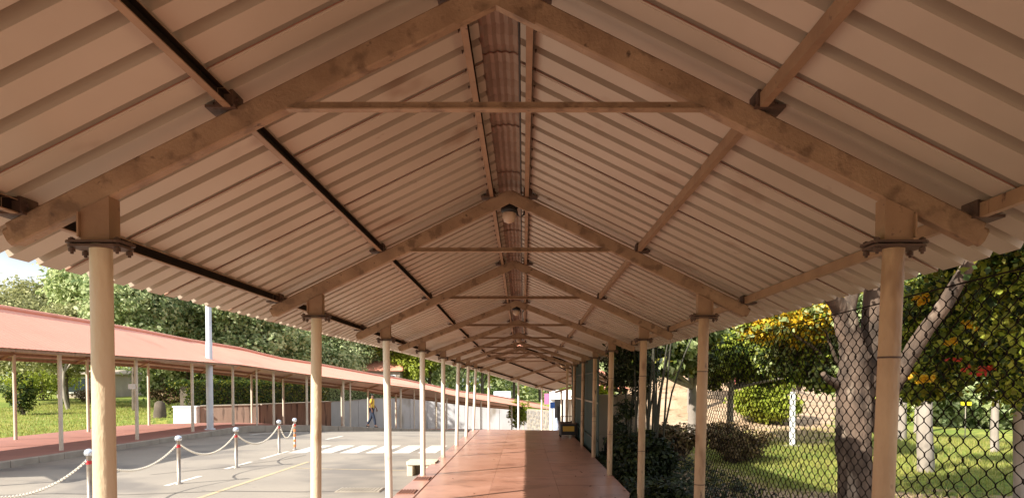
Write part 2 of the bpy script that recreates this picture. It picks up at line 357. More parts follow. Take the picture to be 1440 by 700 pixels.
# ------------------------------------------------------------------ roofs
PROF = [(0,0),(.64,0),(.675,1),(.945,1),(.98,0)]                        # one rib: wide pan, raised rib
def sheet(name, parent, A, B, C, D, ribs, mats, h=.078, lap=.004, deep=1.35):
    """ribbed sheet; A, B along the ridge, D, C along the eave"""
    A, B, C, D = map(V, (A,B,C,D)); nrm = (B-A).cross(D-A).normalized()
    if nrm.z < 0: nrm = -nrm
    us = []
    for k in range(ribs):
        for (u, hh) in PROF[:-1]+([(.98,0)] if k < ribs-1 else []):
            if k == ribs-1: # narrow lap rib at the sheet edge
                u = {0:0,.64:.78,.675:.81,.945:.92}[u]
            us.append(((k+u)/ribs, hh*h*(deep if k == ribs-1 else 1)))
    us.append((1+.012, 0))
    b = MB(); vt = []; vb = []
    for (P0, P1) in ((A,B),(D,C)):
        for u, hh in us:
            p = P0.lerp(P1, u)+nrm*(hh+lap*(1-u)); vb.append(p); vt.append(p+nrm*.005)
    n = len(us)
    b.add(vb, [(i, i+1, n+i+1, n+i) for i in range(n-1)], 0)
    b.add(vt, [(i+1, i, n+i, n+i+1) for i in range(n-1)], 1)
    o = len(vb); ed = vb+vt
    b.add(ed, [(n+i, n+i+1, o+n+i+1, o+n+i) for i in range(n-1)], 1)
    return b.build(name, mats, parent)
def Zpx(y, Y): return at(736, y, Y).z
D_ = 3.39; FY = [3.27+D_*i for i in range(-3, 8)]                    # frames, index 3 is the first in view
RX = -.12; RAFD = .104; RAFW = .065
AP = {3:Zpx(15,FY[3])+.128, 4:Zpx(267,FY[4]), 5:Zpx(365,FY[5]), 6:Zpx(421.5,FY[6]), 7:Zpx(449,FY[7]), 8:Zpx(467,FY[8]), 9:Zpx(479,FY[9]), 10:Zpx(488,FY[10])}
for k in (0,1,2): AP[k] = AP[3]
COLY = {3:153.5,4:352,5:418.5,6:457,7:475,8:488}
ET = .715                                                            # rafter top at its outer end
HALF = 2.11
can = empty('covered_walkway', 'long covered walkway with cream corrugated gable roof and steel posts over the red floor', 'covered walkway')
def rtop(i, dx): return AP[i]+(ET-AP[i])*abs(dx)/HALF
def cleat(c, sdir, rz, parent):
    b = MB(); M = Matrix.Rotation(rz, 3, 'Z')
    b.box(c+V((0,0,-.005)), (.13,.12,.012), rz); b.box(c+M@V((sdir*.05,0,.03)), (.012,.12,.070), rz); b.box(c+M@V((sdir*.018,-.055,.03)), (.07,.010,.062), rz)
    b.tube([c+M@V((sdir*.045-.012,-.02,.035)), c+M@V((sdir*.045+.022,-.02,.035))], .011, 6)
    b.tube([c+M@V((sdir*-.028,-.035,-.012)), c+M@V((sdir*-.028,-.035,.016))], .011, 6)
    return b.build('purlin_cleat', DARKST, parent)
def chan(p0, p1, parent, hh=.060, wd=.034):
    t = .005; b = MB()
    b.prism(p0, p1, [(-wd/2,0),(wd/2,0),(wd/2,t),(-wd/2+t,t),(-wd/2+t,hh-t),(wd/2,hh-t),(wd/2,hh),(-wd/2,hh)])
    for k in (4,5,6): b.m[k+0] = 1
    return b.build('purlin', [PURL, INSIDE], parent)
OFFS = [-2.07,-1.15,-.16,.15,1.15,2.10]
def post(x, Yp, zf, zcl, zr, parent, mats, full=True, rr=.046, xt=None, dirv=None):
    """round post, flange pair and saddle up to the rafter"""
    xt = x if xt is None else xt
    b = MB(); H_ = zcl-zf; pts = []; rs = []
    for t in (0,.02,.2,.4,.6,.8,.98,1): pts.append((x+(xt-x)*t, Yp, zf+H_*t)); rs.append(rr*(1.04-.04*t))
    b.tube(pts, rs, 14)
    if full and x > 0:
        for t in (.36,.41) if random.random() < .5 else (.33,): b.tube([(x+(xt-x)*t,Yp,zf+H_*t-.004),(x+(xt-x)*t,Yp,zf+H_*t+.004)], rr*1.09, 14, 1)
        b.tube([(x+(xt-x)*.78,Yp,zf+H_*.78-.004),(x+(xt-x)*.78,Yp,zf+H_*.78+.004)], rr*1.07, 14, 1)
    o = b.build('post', [mats, DARKST], parent)
    if not full:
        b = MB(); b.beam((xt,Yp,zcl-.01),(xt,Yp,zr+.02),.10,.08,up=(0,1,0)); b.build('saddle', PURL, o); return o
    z = zcl
    for dz in (0,-.017):
        b = MB(); b.box((xt,Yp,z+dz), (.25 if dz == 0 else .23,.15,.010), bev=.02); b.build('flange_plate', DARKST, o)
    for sx in (-1,1):
        for sy in (-1,1):
            b = MB(); b.tube([(xt+sx*.098,Yp+sy*.05,z-.052),(xt+sx*.098,Yp+sy*.05,z+.02)], .007, 6); b.tube([(xt+sx*.098,Yp+sy*.05,z-.042),(xt+sx*.098,Yp+sy*.05,z-.026)], .014, 6)
            b.tube([(xt+sx*.098,Yp+sy*.05,z+.006),(xt+sx*.098,Yp+sy*.05,z+.016)], .014, 6); b.build('bolt', DARKST, o)
    b = MB(); s_ = 1 if xt > RX else -1; dzs = .49*.06
    zt = zr+.015; hw = .062; d = .045
    vs = [(xt+a_*hw, Yp+e*d, q) for e in (-1,1) for a_, q in ((-1,z+.005),(1,z+.005),(1,zt-s_*dzs),(-1,zt+s_*dzs))]
    b.add(vs, [(0,1,2,3),(7,6,5,4),(0,4,5,1),(1,5,6,2),(2,6,7,3),(3,7,4,0)])
    b.box((xt+s_*.064, Yp, (z+zt)/2-.01), (.008, .13, zt-z-.06)); b.build('saddle', PURL, o)
    return o
PXL = {3:142,4:445,5:543,6:593.8,7:623.3,8:644.5,9:658.5,10:669}; PXR = {3:1257,4:990,5:905,6:860,7:837,8:820.5,9:808,10:798}
PBL = {3:147.5,4:442.5}; PBR = {3:1232,4:982}
for i, Y in enumerate(FY):
    for sgn in (-1,1):
        b = MB()
        p0 = V((RX, Y, AP[i]-RAFD/2*1.1)); p1 = V((RX+sgn*HALF, Y, ET-RAFD/2*1.1))
        up = V((-(p1-p0).z, 0, (p1-p0).x*1)); up = up if up.z > 0 else -up
        # rafter: chamfered bar ending in a rounded nose
        b.beam(p0+V((0,sgn*.001,0)), p1, RAFW, RAFD, up, .10)
        d = (p1-p0).normalized(); b.beam(p1-d*.001, p1+d*.03, RAFW*.93, RAFD*.78, up, .3)
        r = b.build('rafter', RAFT, can)
        if i >= 3 and sgn < 0:
            b = MB(); b.add([(RX-.17,Y-.036,AP[i]-.205),(RX-.17,Y-.036,AP[i]-.10),(RX,Y-.036,AP[i]-.015),(RX+.17,Y-.036,AP[i]-.10),(RX+.17,Y-.036,AP[i]-.205),(RX,Y-.036,AP[i]-.122)], [(0,1,2,5),(5,2,3,4)])
            b.v += [(v[0],v[1]+.003,v[2]) for v in b.v[:6]]
            for q in range(6): b.f.append((q,(q+1)%6,(q+1)%6+6,q+6)); b.m.append(0); b.sm.append(False)
            b.build('apex_plate', RAFT, can)
    if i >= 3:
        yc = COLY.get(i); zcT = Zpx(yc, Y) if yc else (AP[i]+ET)/2-.05
        hx = (AP[i]-zcT-.06)/(AP[i]-ET)*HALF-.10
        b = MB(); b.prism((RX-hx,Y-.04,zcT-.022),(RX+hx,Y-.04,zcT-.022), [(-.022,0),(.022,0),(.022,.006),(-.016,.006),(-.016,.044),(-.022,.044)]); b.build('collar_tie', PURL if i > 4 else RAFT, can)
    zl = at(PXL.get(i,0), itp(Y, [0,999],[0,0]), Y).z
    clz = .618
    XL = (PXL[i]-HX)/F*(Y*math.cos(PITCH)-clz*math.sin(PITCH)) if i in PXL else -1.87
    XR = (PXR[i]-HX)/F*(Y*math.cos(PITCH)-clz*math.sin(PITCH)) if i in PXR else 1.63
    dB = Y*math.cos(PITCH)+1.0*math.sin(PITCH)
    XLb = -1.83 if i > 4 or i < 3 else (PBL[i]-HX)/F*(Y+.02); XRb = XR-.03 if i not in PBR else (PBR[i]-HX)/F*(Y+.02)
    post(XLb, Y, FLOOR, clz, rtop(i, XL-RX)-.13, can, PAINTW if i > 4 else PAINT, True, .047, XL)
    post(XRb, Y, FLOOR, clz, rtop(i, XR-RX)-.13, can, PAINTR, True, .047, XR)
    if i < len(FY)-1:
        for dx in OFFS:
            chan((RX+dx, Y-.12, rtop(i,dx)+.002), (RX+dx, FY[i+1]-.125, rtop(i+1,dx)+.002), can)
    if i >= 2:
        for dx in OFFS: cleat(V((RX+dx+(.03 if dx > 0 else -.03), Y-.0, rtop(i,dx)+.012)), 1 if dx < 0 else -1, 0, can)
# roof sheets, first leg
PUH = .064
def rz_at(Y, dx):
    return itp(Y, FY, [AP[i]+(ET-AP[i])*abs(dx)/HALF for i in range(len(FY))])+PUH
EH = 2.42; ys0 = 3.0-1.13*9; yy = ys0
while yy < FY[-1]-.02:
    y2 = min(yy+1.13, FY[-1]+.05)
    for sg in (-1,1):
        sheet('roof_sheet', can, (RX+sg*.10, yy, rz_at(yy,.10)), (RX+sg*.10, y2, rz_at(y2,.10)), (RX+sg*EH, y2, rz_at(y2,EH)), (RX+sg*EH, yy, rz_at(yy,EH)), 5, [SHEET, RED])
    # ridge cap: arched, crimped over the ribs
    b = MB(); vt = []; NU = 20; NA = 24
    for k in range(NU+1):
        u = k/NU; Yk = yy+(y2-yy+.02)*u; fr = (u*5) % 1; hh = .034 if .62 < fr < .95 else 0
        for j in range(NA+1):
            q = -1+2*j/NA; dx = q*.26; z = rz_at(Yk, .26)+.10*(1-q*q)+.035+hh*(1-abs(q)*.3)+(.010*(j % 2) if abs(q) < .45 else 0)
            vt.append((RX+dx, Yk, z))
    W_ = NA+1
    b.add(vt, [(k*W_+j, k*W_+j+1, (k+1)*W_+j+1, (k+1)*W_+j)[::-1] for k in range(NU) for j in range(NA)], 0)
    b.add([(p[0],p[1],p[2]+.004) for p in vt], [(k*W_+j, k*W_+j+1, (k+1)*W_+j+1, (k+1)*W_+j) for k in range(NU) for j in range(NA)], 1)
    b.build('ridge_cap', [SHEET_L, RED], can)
    yy = y2
b = MB()
for k in range(int((26-2)/.226)):
    for dx in OFFS:
        Y = 2.07+.226*k; sg_ = 1 if dx > 0 else -1; x_ = RX+dx+sg_*.034; z = rz_at(Y, dx+sg_*.034)-.001; c_ = (x_, Y, z)
        if Y < 14: b.add([(x_-.006,Y-.006,z+.006),(x_+.006,Y-.006,z+.006),(x_+.006,Y+.006,z+.006),(x_-.006,Y+.006,z+.006),(x_,Y,z-.016)], [(1,0,4),(2,1,4),(3,2,4),(0,3,4)])
b.build('sheet_screws', DARKST, can, kind='stuff')
# second leg: frames square to the new direction
PL = L2[1:]; s2, n2 = L2s, L2n
fr2 = []
for i, p in enumerate(L2):
    nrm = n2[i]; zf = p[2]; base = V((p[0], p[1], 0))
    if i == 0: nrm = V((-1,0,0)); base = V((-1.87, FY[-1]+.08, 0)); zf = FLOOR
    cx = base-nrm*1.75
    dz = zf-FLOOR; fr2.append((cx, nrm, AP[10]+dz, ET+dz, zf))
for i, (cx, nrm, ap, et, zf) in enumerate(fr2):
    rz = math.atan2(-nrm.y, -nrm.x)
    def P(dx, z): return V((cx.x-nrm.x*dx, cx.y-nrm.y*dx, z))
    if i:
        for sgn in (-1,1):
            b = MB(); p0 = P(0, ap-.063); p1 = P(sgn*HALF, et-.063); b.beam(p0, p1, RAFW, RAFD, (0,0,1), .1); b.build('rafter', RAFT, can)
            q = P(sgn*1.75, 0)
            if not (sgn > 0 and i == 1): post(q.x, q.y, zf-.05, et-.10, et-.02, can, PAINTW if sgn < 0 else PAINTR, False)
        b = MB(); b.beam(P(-1.05, (ap+et)/2-.05), P(1.05, (ap+et)/2-.05), .03, .04); b.build('collar_tie', PURL, can)
    if i < len(fr2)-1:
        c2, m2, ap2, et2, zf2 = fr2[i+1]
        def P2(dx, z): return V((c2.x-m2.x*dx, c2.y-m2.y*dx, z))
        for dx in OFFS:
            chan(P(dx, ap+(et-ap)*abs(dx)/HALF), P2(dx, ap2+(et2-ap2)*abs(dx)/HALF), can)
            if i: cleat(P(dx, ap+(et-ap)*abs(dx)/HALF+.01), 1 if dx < 0 else -1, rz, can)
        ns = max(1, round((P2(0,0)-P(0,0)).length/1.13))
        for k in range(ns):
            t0, t1 = k/ns, (k+1)/ns
            for sg in (-1,1):
                ze = lambda a_, e_: a_+(e_-a_)*EH/HALF+PUH
                sheet('roof_sheet', can, P(sg*.02,ap+PUH).lerp(P2(sg*.02,ap2+PUH),t0), P(sg*.02,ap+PUH).lerp(P2(sg*.02,ap2+PUH),t1),
                      P(sg*EH,ze(ap,et)).lerp(P2(sg*EH,ze(ap2,et2)),t1), P(sg*EH,ze(ap,et)).lerp(P2(sg*EH,ze(ap2,et2)),t0), 5, [SHEET, RED])
# lamps under the ridge
def lamp(i, label):
    t = empty('ceiling_lamp', label, 'lamp', (RX-.01, FY[i]+.10, AP[i]-.135), 'lamps under the ridge')
    b = MB(); b.lathe((0,0,0), [(.005,.03),(.05,.02),(.075,-.01),(.075,-.035),(.06,-.045)], 16); b.build('lamp_cap', BLACK, t)
    b = MB(); b.lathe((0,0,0), [(.055,-.04),(.062,-.06),(.062,-.09),(.045,-.125),(.01,-.14)], 16); b.build('globe', GLOBE, t)
    b = MB(); b.tube([(.06,0,.0),(.11,0,.005),(.14,0,-.02),(.135,0,-.06),(.10,0,-.085),(.075,0,-.06),(.07,0,-.03)], .010, 6); b.build('cable_loop', BLACK, t)
    b = MB(); b.tube([(-.17,0,.015),(-.05,0,.015)], .007, 6); b.build('conduit', PURL, t)
    b = MB(); b.box((0,0,.042), (.05,.05,.03)); b.build('bracket', DARKST, t)
b = MB(); pts = []
for i in range(3, 10):
    for u in (0,.25,.5,.75): pts.append((RX+.10, FY[i]+D_*u, AP[i]+(AP[i+1]-AP[i])*u-.03-.05*math.sin(math.pi*u)))
b.tube(pts, .006, 5); b.build('power_cable', BLACK, can)
lamp(4, 'round lamp with black cap and cable loop under the ridge, nearest of the lamps')
lamp(6, 'small round lamp under the fourth ridge joint of the walkway roof')
lamp(8, 'tiny farthest round lamp under the sixth ridge joint of the walkway roof')

# ------------------------------------------------------------------ far red-roofed walkway
red = empty('red_roofed_walkway', 'covered walkway with long salmon red sheet roof curving along the far side of the road', 'covered walkway', (-12.4,19.8,-1.75))
red.location = (0,0,0)
def rpt(s, off, zi): return ppt(s, off, zi)
nS = int(RS[-1]/1.13); 
for k in range(nS):
    s0, s1 = RS[-1]*k/nS, RS[-1]*(k+1)/nS
    A, B = ppt(s0,1.95,4), ppt(s1,1.95,4)
    for off in (-.5, 4.4):
        C, D = ppt(s1,off,3), ppt(s0,off,3)
        sheet('roof_sheet', red, A, B, C, D, 5, [SHEET, RED], .004, .001, 1.0)
b = MB(); b.tube([ppt(RS[-1]*k/60,1.95,4,.035) for k in range(61)], .07, 8); b.build('ridge_cap', RED, red)
for i in range(len(RP)):
    x, Y, zf, ze, zr = RP[i]
    for off in (0, 3.9):
        p = rp(i, off, zf); b = MB(); b.tube([p, V((p.x,p.y,ze+.10))], .055 if Y < 40 else .06, 10); b.build('post', WHITEPOST, red)
    if Y < 60:
        for off0, off1 in ((-.45,1.95),(4.35,1.95)):
            b = MB(); b.beam(rp(i,off0,ze-.05), rp(i,off1,zr-.06), .05, .09); b.build('rafter', RAFT, red)
for off in (0, 3.9, -.42, 4.32):
    for i in range(len(RP)-1):
        dz = .04 if off in (0,3.9) else -.03
        b = MB(); b.beam(rp(i,off,RP[i][3]+dz+(.08 if off in (0,3.9) else 0)), rp(i+1,off,RP[i+1][3]+dz+(.08 if off in (0,3.9) else 0)), .05, .10); b.build('eave_beam', PURL, red)
# intermediate slim posts seen between the main ones
for px, Yp in ((358,33.2),(428.6,36.9),(487.6,38.9),(580,46.6),(617,50.8)):
    s_ = min(range(2000), key=lambda q: abs(ppt(RS[-1]*q/2000,.05).y-Yp)); p = ppt(RS[-1]*s_/2000,.05)
    e = ppt(RS[-1]*s_/2000,.05,3); b = MB(); b.tube([p, (p.x,p.y,e.z+.1)], .04, 8); b.build('post', WHITEPOST, red)
b = MB(); p = at(188,543,23.6); b.box(p+V((0,-.12,0)), (.22,.02,.16)); b.build('notice_plate', WHITE, None, label='small white notice plate fixed on a post of the red-roofed walkway', cat='sign')
# tall pale pole through the red roof
t = empty('tall_pole', 'tall pale grey steel pole rising through the red roof beside the road', 'pole', (-12.3,29.0,-1.75))
b = MB(); b.tube([(0,0,0),(0,0,3.4),(0,0,3.45),(0,0,9)], [.13,.13,.115,.10], 14); b.build('shaft', GALV, t)
b = MB(); b.lathe((0,0,0), [(.2,.0),(.2,.04),(.15,.06)], 14); b.build('base_collar', GALV, t)

# walls behind the red-roofed walkway -----------------------------
WP = [(-16.6,38.0,-1.1),(-13.9,38.9,-1.05),(-11.9,45.4,-1.05)]
WQ = [(*(at(px,y,87)[:]),) for px, y in ((440,566),(480,564),(529,560),(601,560),(654,565),(727,574),(748,578))]
def wallseg(P, th, name, m, parent):
    for a_, c_ in zip(P, P[1:]):
        L = math.hypot(c_[0]-a_[0], c_[1]-a_[1]); ns = max(1, round(L/2.4))
        for k in range(ns):
            p = V(a_).lerp(V(c_), k/ns); q = V(a_).lerp(V(c_), (k+1)/ns-.006)
            zb = min(zc(p.y), zc(q.y))-.2; d = (q-p); d.z = 0; d.normalize(); s_ = V((-d.y,d.x,0))*th/2; b = MB()
            vs = [V((u.x,u.y,zz))+s_*e for e in (-1,1) for u, zz in ((p,zb),(q,zb),(q,q.z),(p,p.z))]
            b.add(vs, [(0,1,2,3),(7,6,5,4),(0,4,5,1),(1,5,6,2),(2,6,7,3),(3,7,4,0)]); b.build(name, m, parent)
t1 = empty('parapet_wall', 'low brown water-stained wall with dark streaks behind the bend of the red-roofed walkway', 'wall')
wallseg([WP[0],WP[1],WP[2]], .25, 'wall_panel', WALLB, t1)
b = MB(); b.beam(V(WP[0])+V((0,0,.03)), V(WP[1])+V((0,0,.03)), .34, .06); b.beam(V(WP[1])+V((0,0,.03)), V(WP[2])+V((0,0,.03)), .34, .06); b.build('coping', CONC, t1)
t2 = empty('compound_wall', 'tall pale grey whitewashed wall with damp stains beyond the road bend', 'wall')
wallseg(WQ, .25, 'wall_panel', WALLW, t2)
b = MB()
for a_, c_ in zip(WQ, WQ[1:]): b.beam(V(a_)+V((0,0,.03)), V(c_)+V((0,0,.03)), .34, .07)
b.build('coping', CONC, t2)
b = MB(); b.box((-17.2,37.8,-1.62), (1.2,.5,.98), bev=.03); b.box((-17.2,37.8,-1.10), (1.28,.58,.06), bev=.03); b.build('plinth_block', WHITE, None, label='bright white plastered block at the lawn end of the brown wall', cat='block')

# ------------------------------------------------------------------ bollards and chains
def bollard(loc, striped, label):
    t = empty('bollard', label, 'bollard', loc, 'bollards along the road')
    b = MB(); b.lathe((0,0,0), [(.075,0),(.075,.012),(.036,.02),(.036,.82),(.042,.83)], 14); b.build('shaft', STEEL, t)
    b = MB(); b.lathe((0,0,0), [(.042,.83),(.064,.84),(.068,.875),(.055,.915),(.015,.935)], 16); b.build('cap', SILVER, t)
    if striped:
        for k in range(5): b = MB(); b.lathe((0,0,0), [(.0385,.08+.15*k),(.0385,.16+.15*k)], 14); b.build('stripe', ORANGE, t)
    b = MB(); b.lathe((0,0,0), [(.040,.70),(.040,.755)], 14); b.build('red_band', REDP, t)
    for sy in (-1,1): b = MB(); b.tube([(0,sy*.045,.77),(0,sy*.085,.775),(0,sy*.085,.745),(0,sy*.045,.74)], .007, 6); b.build('chain_hook', SILVER, t)
    return t
BP = [(-6.6,8.3),(-6.6,11.2),(-6.64,14.2),(-6.62,17.0),(-6.82,20.6),(-6.74,21.75)]
BL = [None,'nearest bollard in view, steel with silver cap beside the first post','steel bollard with red band, second from the near end of the row','steel bollard with red band, third from the near end of the row',
      'slim steel bollard next to the orange-striped one','orange and white striped bollard at the far end of the row']
for k, (x, Y) in enumerate(BP):
    if k: bollard((x,Y,zc(Y)), k == 5, BL[k])
CL = ['white chain hanging from the nearest bollard towards the left edge','white chain sagging between the first and second bollards','white chain sagging between the second and third bollards','white chain sagging between the third and fourth bollards','short white chain sagging beside the orange-striped bollard']
for k in range(5):
    p, q = V((*BP[k],zc(BP[k][1])+.75)), V((*BP[k+1],zc(BP[k+1][1])+.75)); d = (q-p); Lh = d.length; p += d.normalized()*.08; q -= d.normalized()*.08
    sag = [.30,.30,.30,.33,.36][k]; N = int(Lh/.035); b = MB(); pts = []
    for j in range(N+1): u = j/N; c = p.lerp(q,u); c.z -= sag*4*u*(1-u); pts.append(c)
    for j in range(N):                                             # separate links, alternately turned
        a_, c_ = pts[j], pts[j+1]; t_ = (c_-a_); m_ = (a_+c_)/2; hl = t_.length*.66; t_.normalize(); s_ = t_.cross(V((0,0,1))).normalized(); u_ = s_.cross(t_)
        e = s_ if j % 2 else u_
        ring = [m_+t_*hl*cs+e*.017*sn for cs, sn in ((1,0),(.5,1),(-.5,1),(-1,0),(-.5,-1),(.5,-1))]
        b.tube(ring+[ring[0]], .0075, 4, cap=False)
    b.build('barrier_chain', CHAIN, None, label=CL[k], cat='chain', group='chains between the bollards')
# small concrete step box beside walkway
t = empty('concrete_inlet', 'low cream concrete box with dark opening on the road edge by the fourth post', 'drain inlet', (-2.14,15.7,-1.9))
b = MB(); b.box((0,0,.265), (.62,.55,.07), bev=.02); b.build('top_slab', CONCL, t)
for sx in (-.24,.16): b = MB(); b.box((sx,0,.113), (.12,.5,.23), bev=.01); b.build('side_block', CONCL, t)
b = MB(); b.box((-.04,.2,.113), (.26,.08,.22)); b.build('back_panel', CONC, t)

# ------------------------------------------------------------------ right side: green sheet wall, cart, end building
t = empty('green_sheet_wall', 'dark green metal sheet wall closing the right side of the walkway far down', 'wall')
y = 17.15
while y < 26.6:
    b = MB(); y1 = min(y+1.17, 26.7)
    pr = []; nn = 8; vs = []
    for k in range(nn*4+1):
        u = k/(nn*4); hh = (0,0,.02,.02)[k % 4]
        for zz in (FLOOR-.2,.66): 
            vs.append((1.74+hh, y+(y1-y-.006)*u, zz))
    b.add(vs, [(2*k,2*k+1,2*k+3,2*k+2) for k in range(nn*4)])
    b.add([(v[0]+.004,v[1],v[2]) for v in vs], [(2*k+2,2*k+3,2*k+1,2*k) for k in range(nn*4)])
    b.build('sheet_panel', GREENP, t); y = y1+.004
for z in (.30,-.42,-1.3): b = MB(); b.beam((1.715,17.1,z),(1.715,26.7,z), .03, .04); b.build('rail', CONC if z == -.42 else GREENP, t)
t = empty('black_cart', 'low black cart with dull yellow plate at the right edge far down the walkway', 'cart', (1.42,23.6,FLOOR))
b = MB(); b.box((0,0,.24), (.52,.8,.34), bev=.03); b.build('box_body', BLACK, t)
b = MB(); b.box((0,-.41,.27), (.36,.012,.16)); b.build('front_plate', YELL2, t)
b = MB()
for sx in (-.25,.25): b.beam((sx,-.39,.43),(sx,.39,.43), .03, .04)
for sy in (-.39,.39): b.beam((-.25,sy,.434),(.25,sy,.434), .03, .04)
b.build('rim', DARKST, t)
for sx in (-.24,.24):
    for sy in (-.3,.3): b = MB(); b.tube([(sx-.02,sy,.08),(sx+.02,sy,.08)], .078, 12); b.build('wheel', BLACK, t)
b = MB(); b.tube([(-.2,.38,.42),(-.2,.46,.62),(.2,.46,.62),(.2,.38,.42)], .014, 6); b.build('handle', DARKST, t)
# end building
def hbox(name, m, parent, x0, y0, x1, y1, Y, dep=1.0, off=0):
    a_, c_ = at(x0,y1,Y), at(x1,y0,Y); b = MB(); b.box(((a_.x+c_.x)/2, Y+dep/2+off, (a_.z+c_.z)/2), (c_.x-a_.x, dep, c_.z-a_.z)); return b.build(name, m, parent)
t = empty('end_building', 'building with white fascia and dark doorway at the far end of the walkway', 'building')
hbox('fascia', WHITE, t, 773,548,806,561,47,.6); hbox('wall', BLDG, t, 800,561,880,628,47.3,4); hbox('doorway', BLACK, t, 780,561.2,800,628,48.2,.2)
hbox('wall', WHITE, t, 773,561.2,780,628,47.3,.5)
hbox('pillar', WHITE, t, 792.5,561.2,795,628,47.0,.25)
hbox('poster', PINK, None, 765.5,553,772,568,45.5,.05).update_tag(); o = bpy.context.view_layer.objects
pk = [o_ for o_ in COL.objects if o_.name == 'poster'][0]; pk.name = 'signboard'; tag(pk, 'pink signboard beyond the end of the walkway', 'sign')
hbox('sign_stake', CONC, pk, 768.3,568.2,769.2,612,45.52,.04)
bl = hbox('signboard', BLUE, None, 773.6,565,780,574,45.8,.05); tag(bl, 'small blue signboard below the white fascia at the far end', 'sign')
hbox('sign_stake', CONC, bl, 776.2,574.2,777.2,612,45.82,.04)
b = MB(); p = at(782.5,607,44.3); b.lathe((p.x,p.y,p.z), [(.16,-.6),(.2,-.2),(.17,.3),(.12,.6),(.05,.85)], 12); b.build('cloth_bundle', PALEB, None, label='blue and white bundle by the dark doorway at the far end', cat='bundle')
# rubble stone wall at far end: individual stones
t = empty('rubble_wall', 'rough grey rubble stone wall left of the dark doorway at the far end', 'wall')
a0, a1 = at(741,575,62), at(778,578,50); b = MB()
core = [V((a0.x,a0.y+.12,-4.4)), V((a1.x,a1.y+.12,-4.0))]
vs = [core[0],core[1],V((a1.x,a1.y+.12,a1.z)),V((a0.x,a0.y+.12,a0.z))]; vs += [v+V((.3,.6,0)) for v in vs]
b.add(vs, [(0,1,2,3),(7,6,5,4),(0,4,5,1),(1,5,6,2),(2,6,7,3),(3,7,4,0)]); b.build('core', CONC, t)
for k in range(9):
    for j in range(7):
        u = (k+.5+(j % 2)*.3)/9.6; p = a0.lerp(a1,u); zt = p.z; z = zt-.18-j*.33+random.uniform(-.07,.07); p = p+(a1-a0)*random.uniform(-.02,.02); b = MB(); rr_ = random.uniform(.6,1.15)
        dl = (a1-a0).length/9.6; dd = (a1-a0).normalized()
        ring = []; 
        for q in range(7): th = 2*math.pi*q/7; ring.append((math.cos(th)*dl*.48*rr_*random.uniform(.85,1), math.sin(th)*.16*rr_*random.uniform(.85,1)))
        fr_ = [p+dd*x_+V((0,-.06,z-zt+zz)) for x_, zz in ring]; bk = [p+dd*x_*1.02+V((0,.13,z-zt+zz*1.02)) for x_, zz in ring]
        b.add(fr_+bk, [tuple(range(7))]+[(q,q+7,(q+1)%7+7,(q+1)%7) for q in range(7)]); b.build('stone', STONE, t)
# tan wall and dark box seen between right posts 4 and 5
t = empty('tan_garden_wall', 'weathered tan wall in the gap between the fourth and fifth right posts', 'wall')
for k in range(2): b = MB(); b.box((2.22+k*.5,19.6,-1.25), (.49,.3,1.9)); b.build('wall_panel', TANW, t)
b = MB(); b.box((2.47,19.6,-.28), (1.04,.38,.06)); b.build('coping', TANW, t)
b = MB(); b.box((2.25,17.9,-1.55), (.5,.9,.42), bev=.04); b.box((2.25,17.9,-1.32), (.56,.96,.05), bev=.04); b.build('utility_box', BLACK, None, label='low black box on the ground against the tan wall beside the walkway', cat='box')

# ------------------------------------------------------------------ chain-link fence
fen = empty('chain_link_fence', 'rusty dark chain-link fence between the walkway and the garden', 'fence')
def fx(Y): return 1.85+.035*Y
FB, FT = -1.72, .45
dirf = V((.035,1,0)).normalized(); nf = V((-dirf.y,dirf.x,0)); Lf = 7.8; st = V((fx(1.2),1.2,0)); CW, CH = .118, .084
vs = []; fs = []; wr = .0037
# hooked strands: each runs up the fence in rounded zigzags and touches its neighbour at every turn
for c in range(int(Lf/CW)+1):
    for ph in (0,1):
        pts = []; nst = int((FT-FB)/CH*8)
        for k in range(nst+1):
            u = k/4; a_ = math.cos(math.pi*2*u/2*1+math.pi*ph); a_ = math.copysign(abs(a_)**.8, a_)
            sag = .010*math.sin(c*.9+u*.35)+.006*math.sin(u*1.3+c*2.1)
            pts.append(st+dirf*(c*CW+.25*CW*a_+sag)+nf*(.004*math.sin(2*math.pi*u/2)*(1 if ph else -1))+V((0,0,FB+u*CH/2+.006*math.sin(c*.5))))
            if ph: pts[-1] += dirf*(CW*.5)*0
        if ph: pts = [p+dirf*(.5*CW) for p in pts]; 
        o = len(vs)
        for p in pts:
            for q in range(3): th = 2.094*q; vs.append((p.x+nf.x*math.cos(th)*wr+dirf.x*math.sin(th)*wr, p.y+nf.y*math.cos(th)*wr+dirf.y*math.sin(th)*wr, p.z))
        for k in range(len(pts)-1):
            for q in range(3): fs.append((o+3*k+q, o+3*k+(q+1)%3, o+3*k+3+(q+1)%3, o+3*k+3+q))
b = MB(); b.add(vs, fs); b.build('chain_link_mesh', WIRE, fen, kind='stuff')
for z in (FT+.005, FB+.02): b = MB(); b.tube([st+V((0,0,z)), st+dirf*Lf+V((0,0,z))], .004, 5); b.build('line_wire', WIRE, fen)
for Y in (1.2,4.13,9.0): b = MB(); b.prism((fx(Y)+.03,Y,FB-.2),(fx(Y)+.03,Y,FT+.04), [(-.02,-.02),(.02,-.02),(.02,-.015),(-.015,-.015),(-.015,.02),(-.02,.02)], up=(0,1,0)); b.build('fence_post', WIRE, fen)

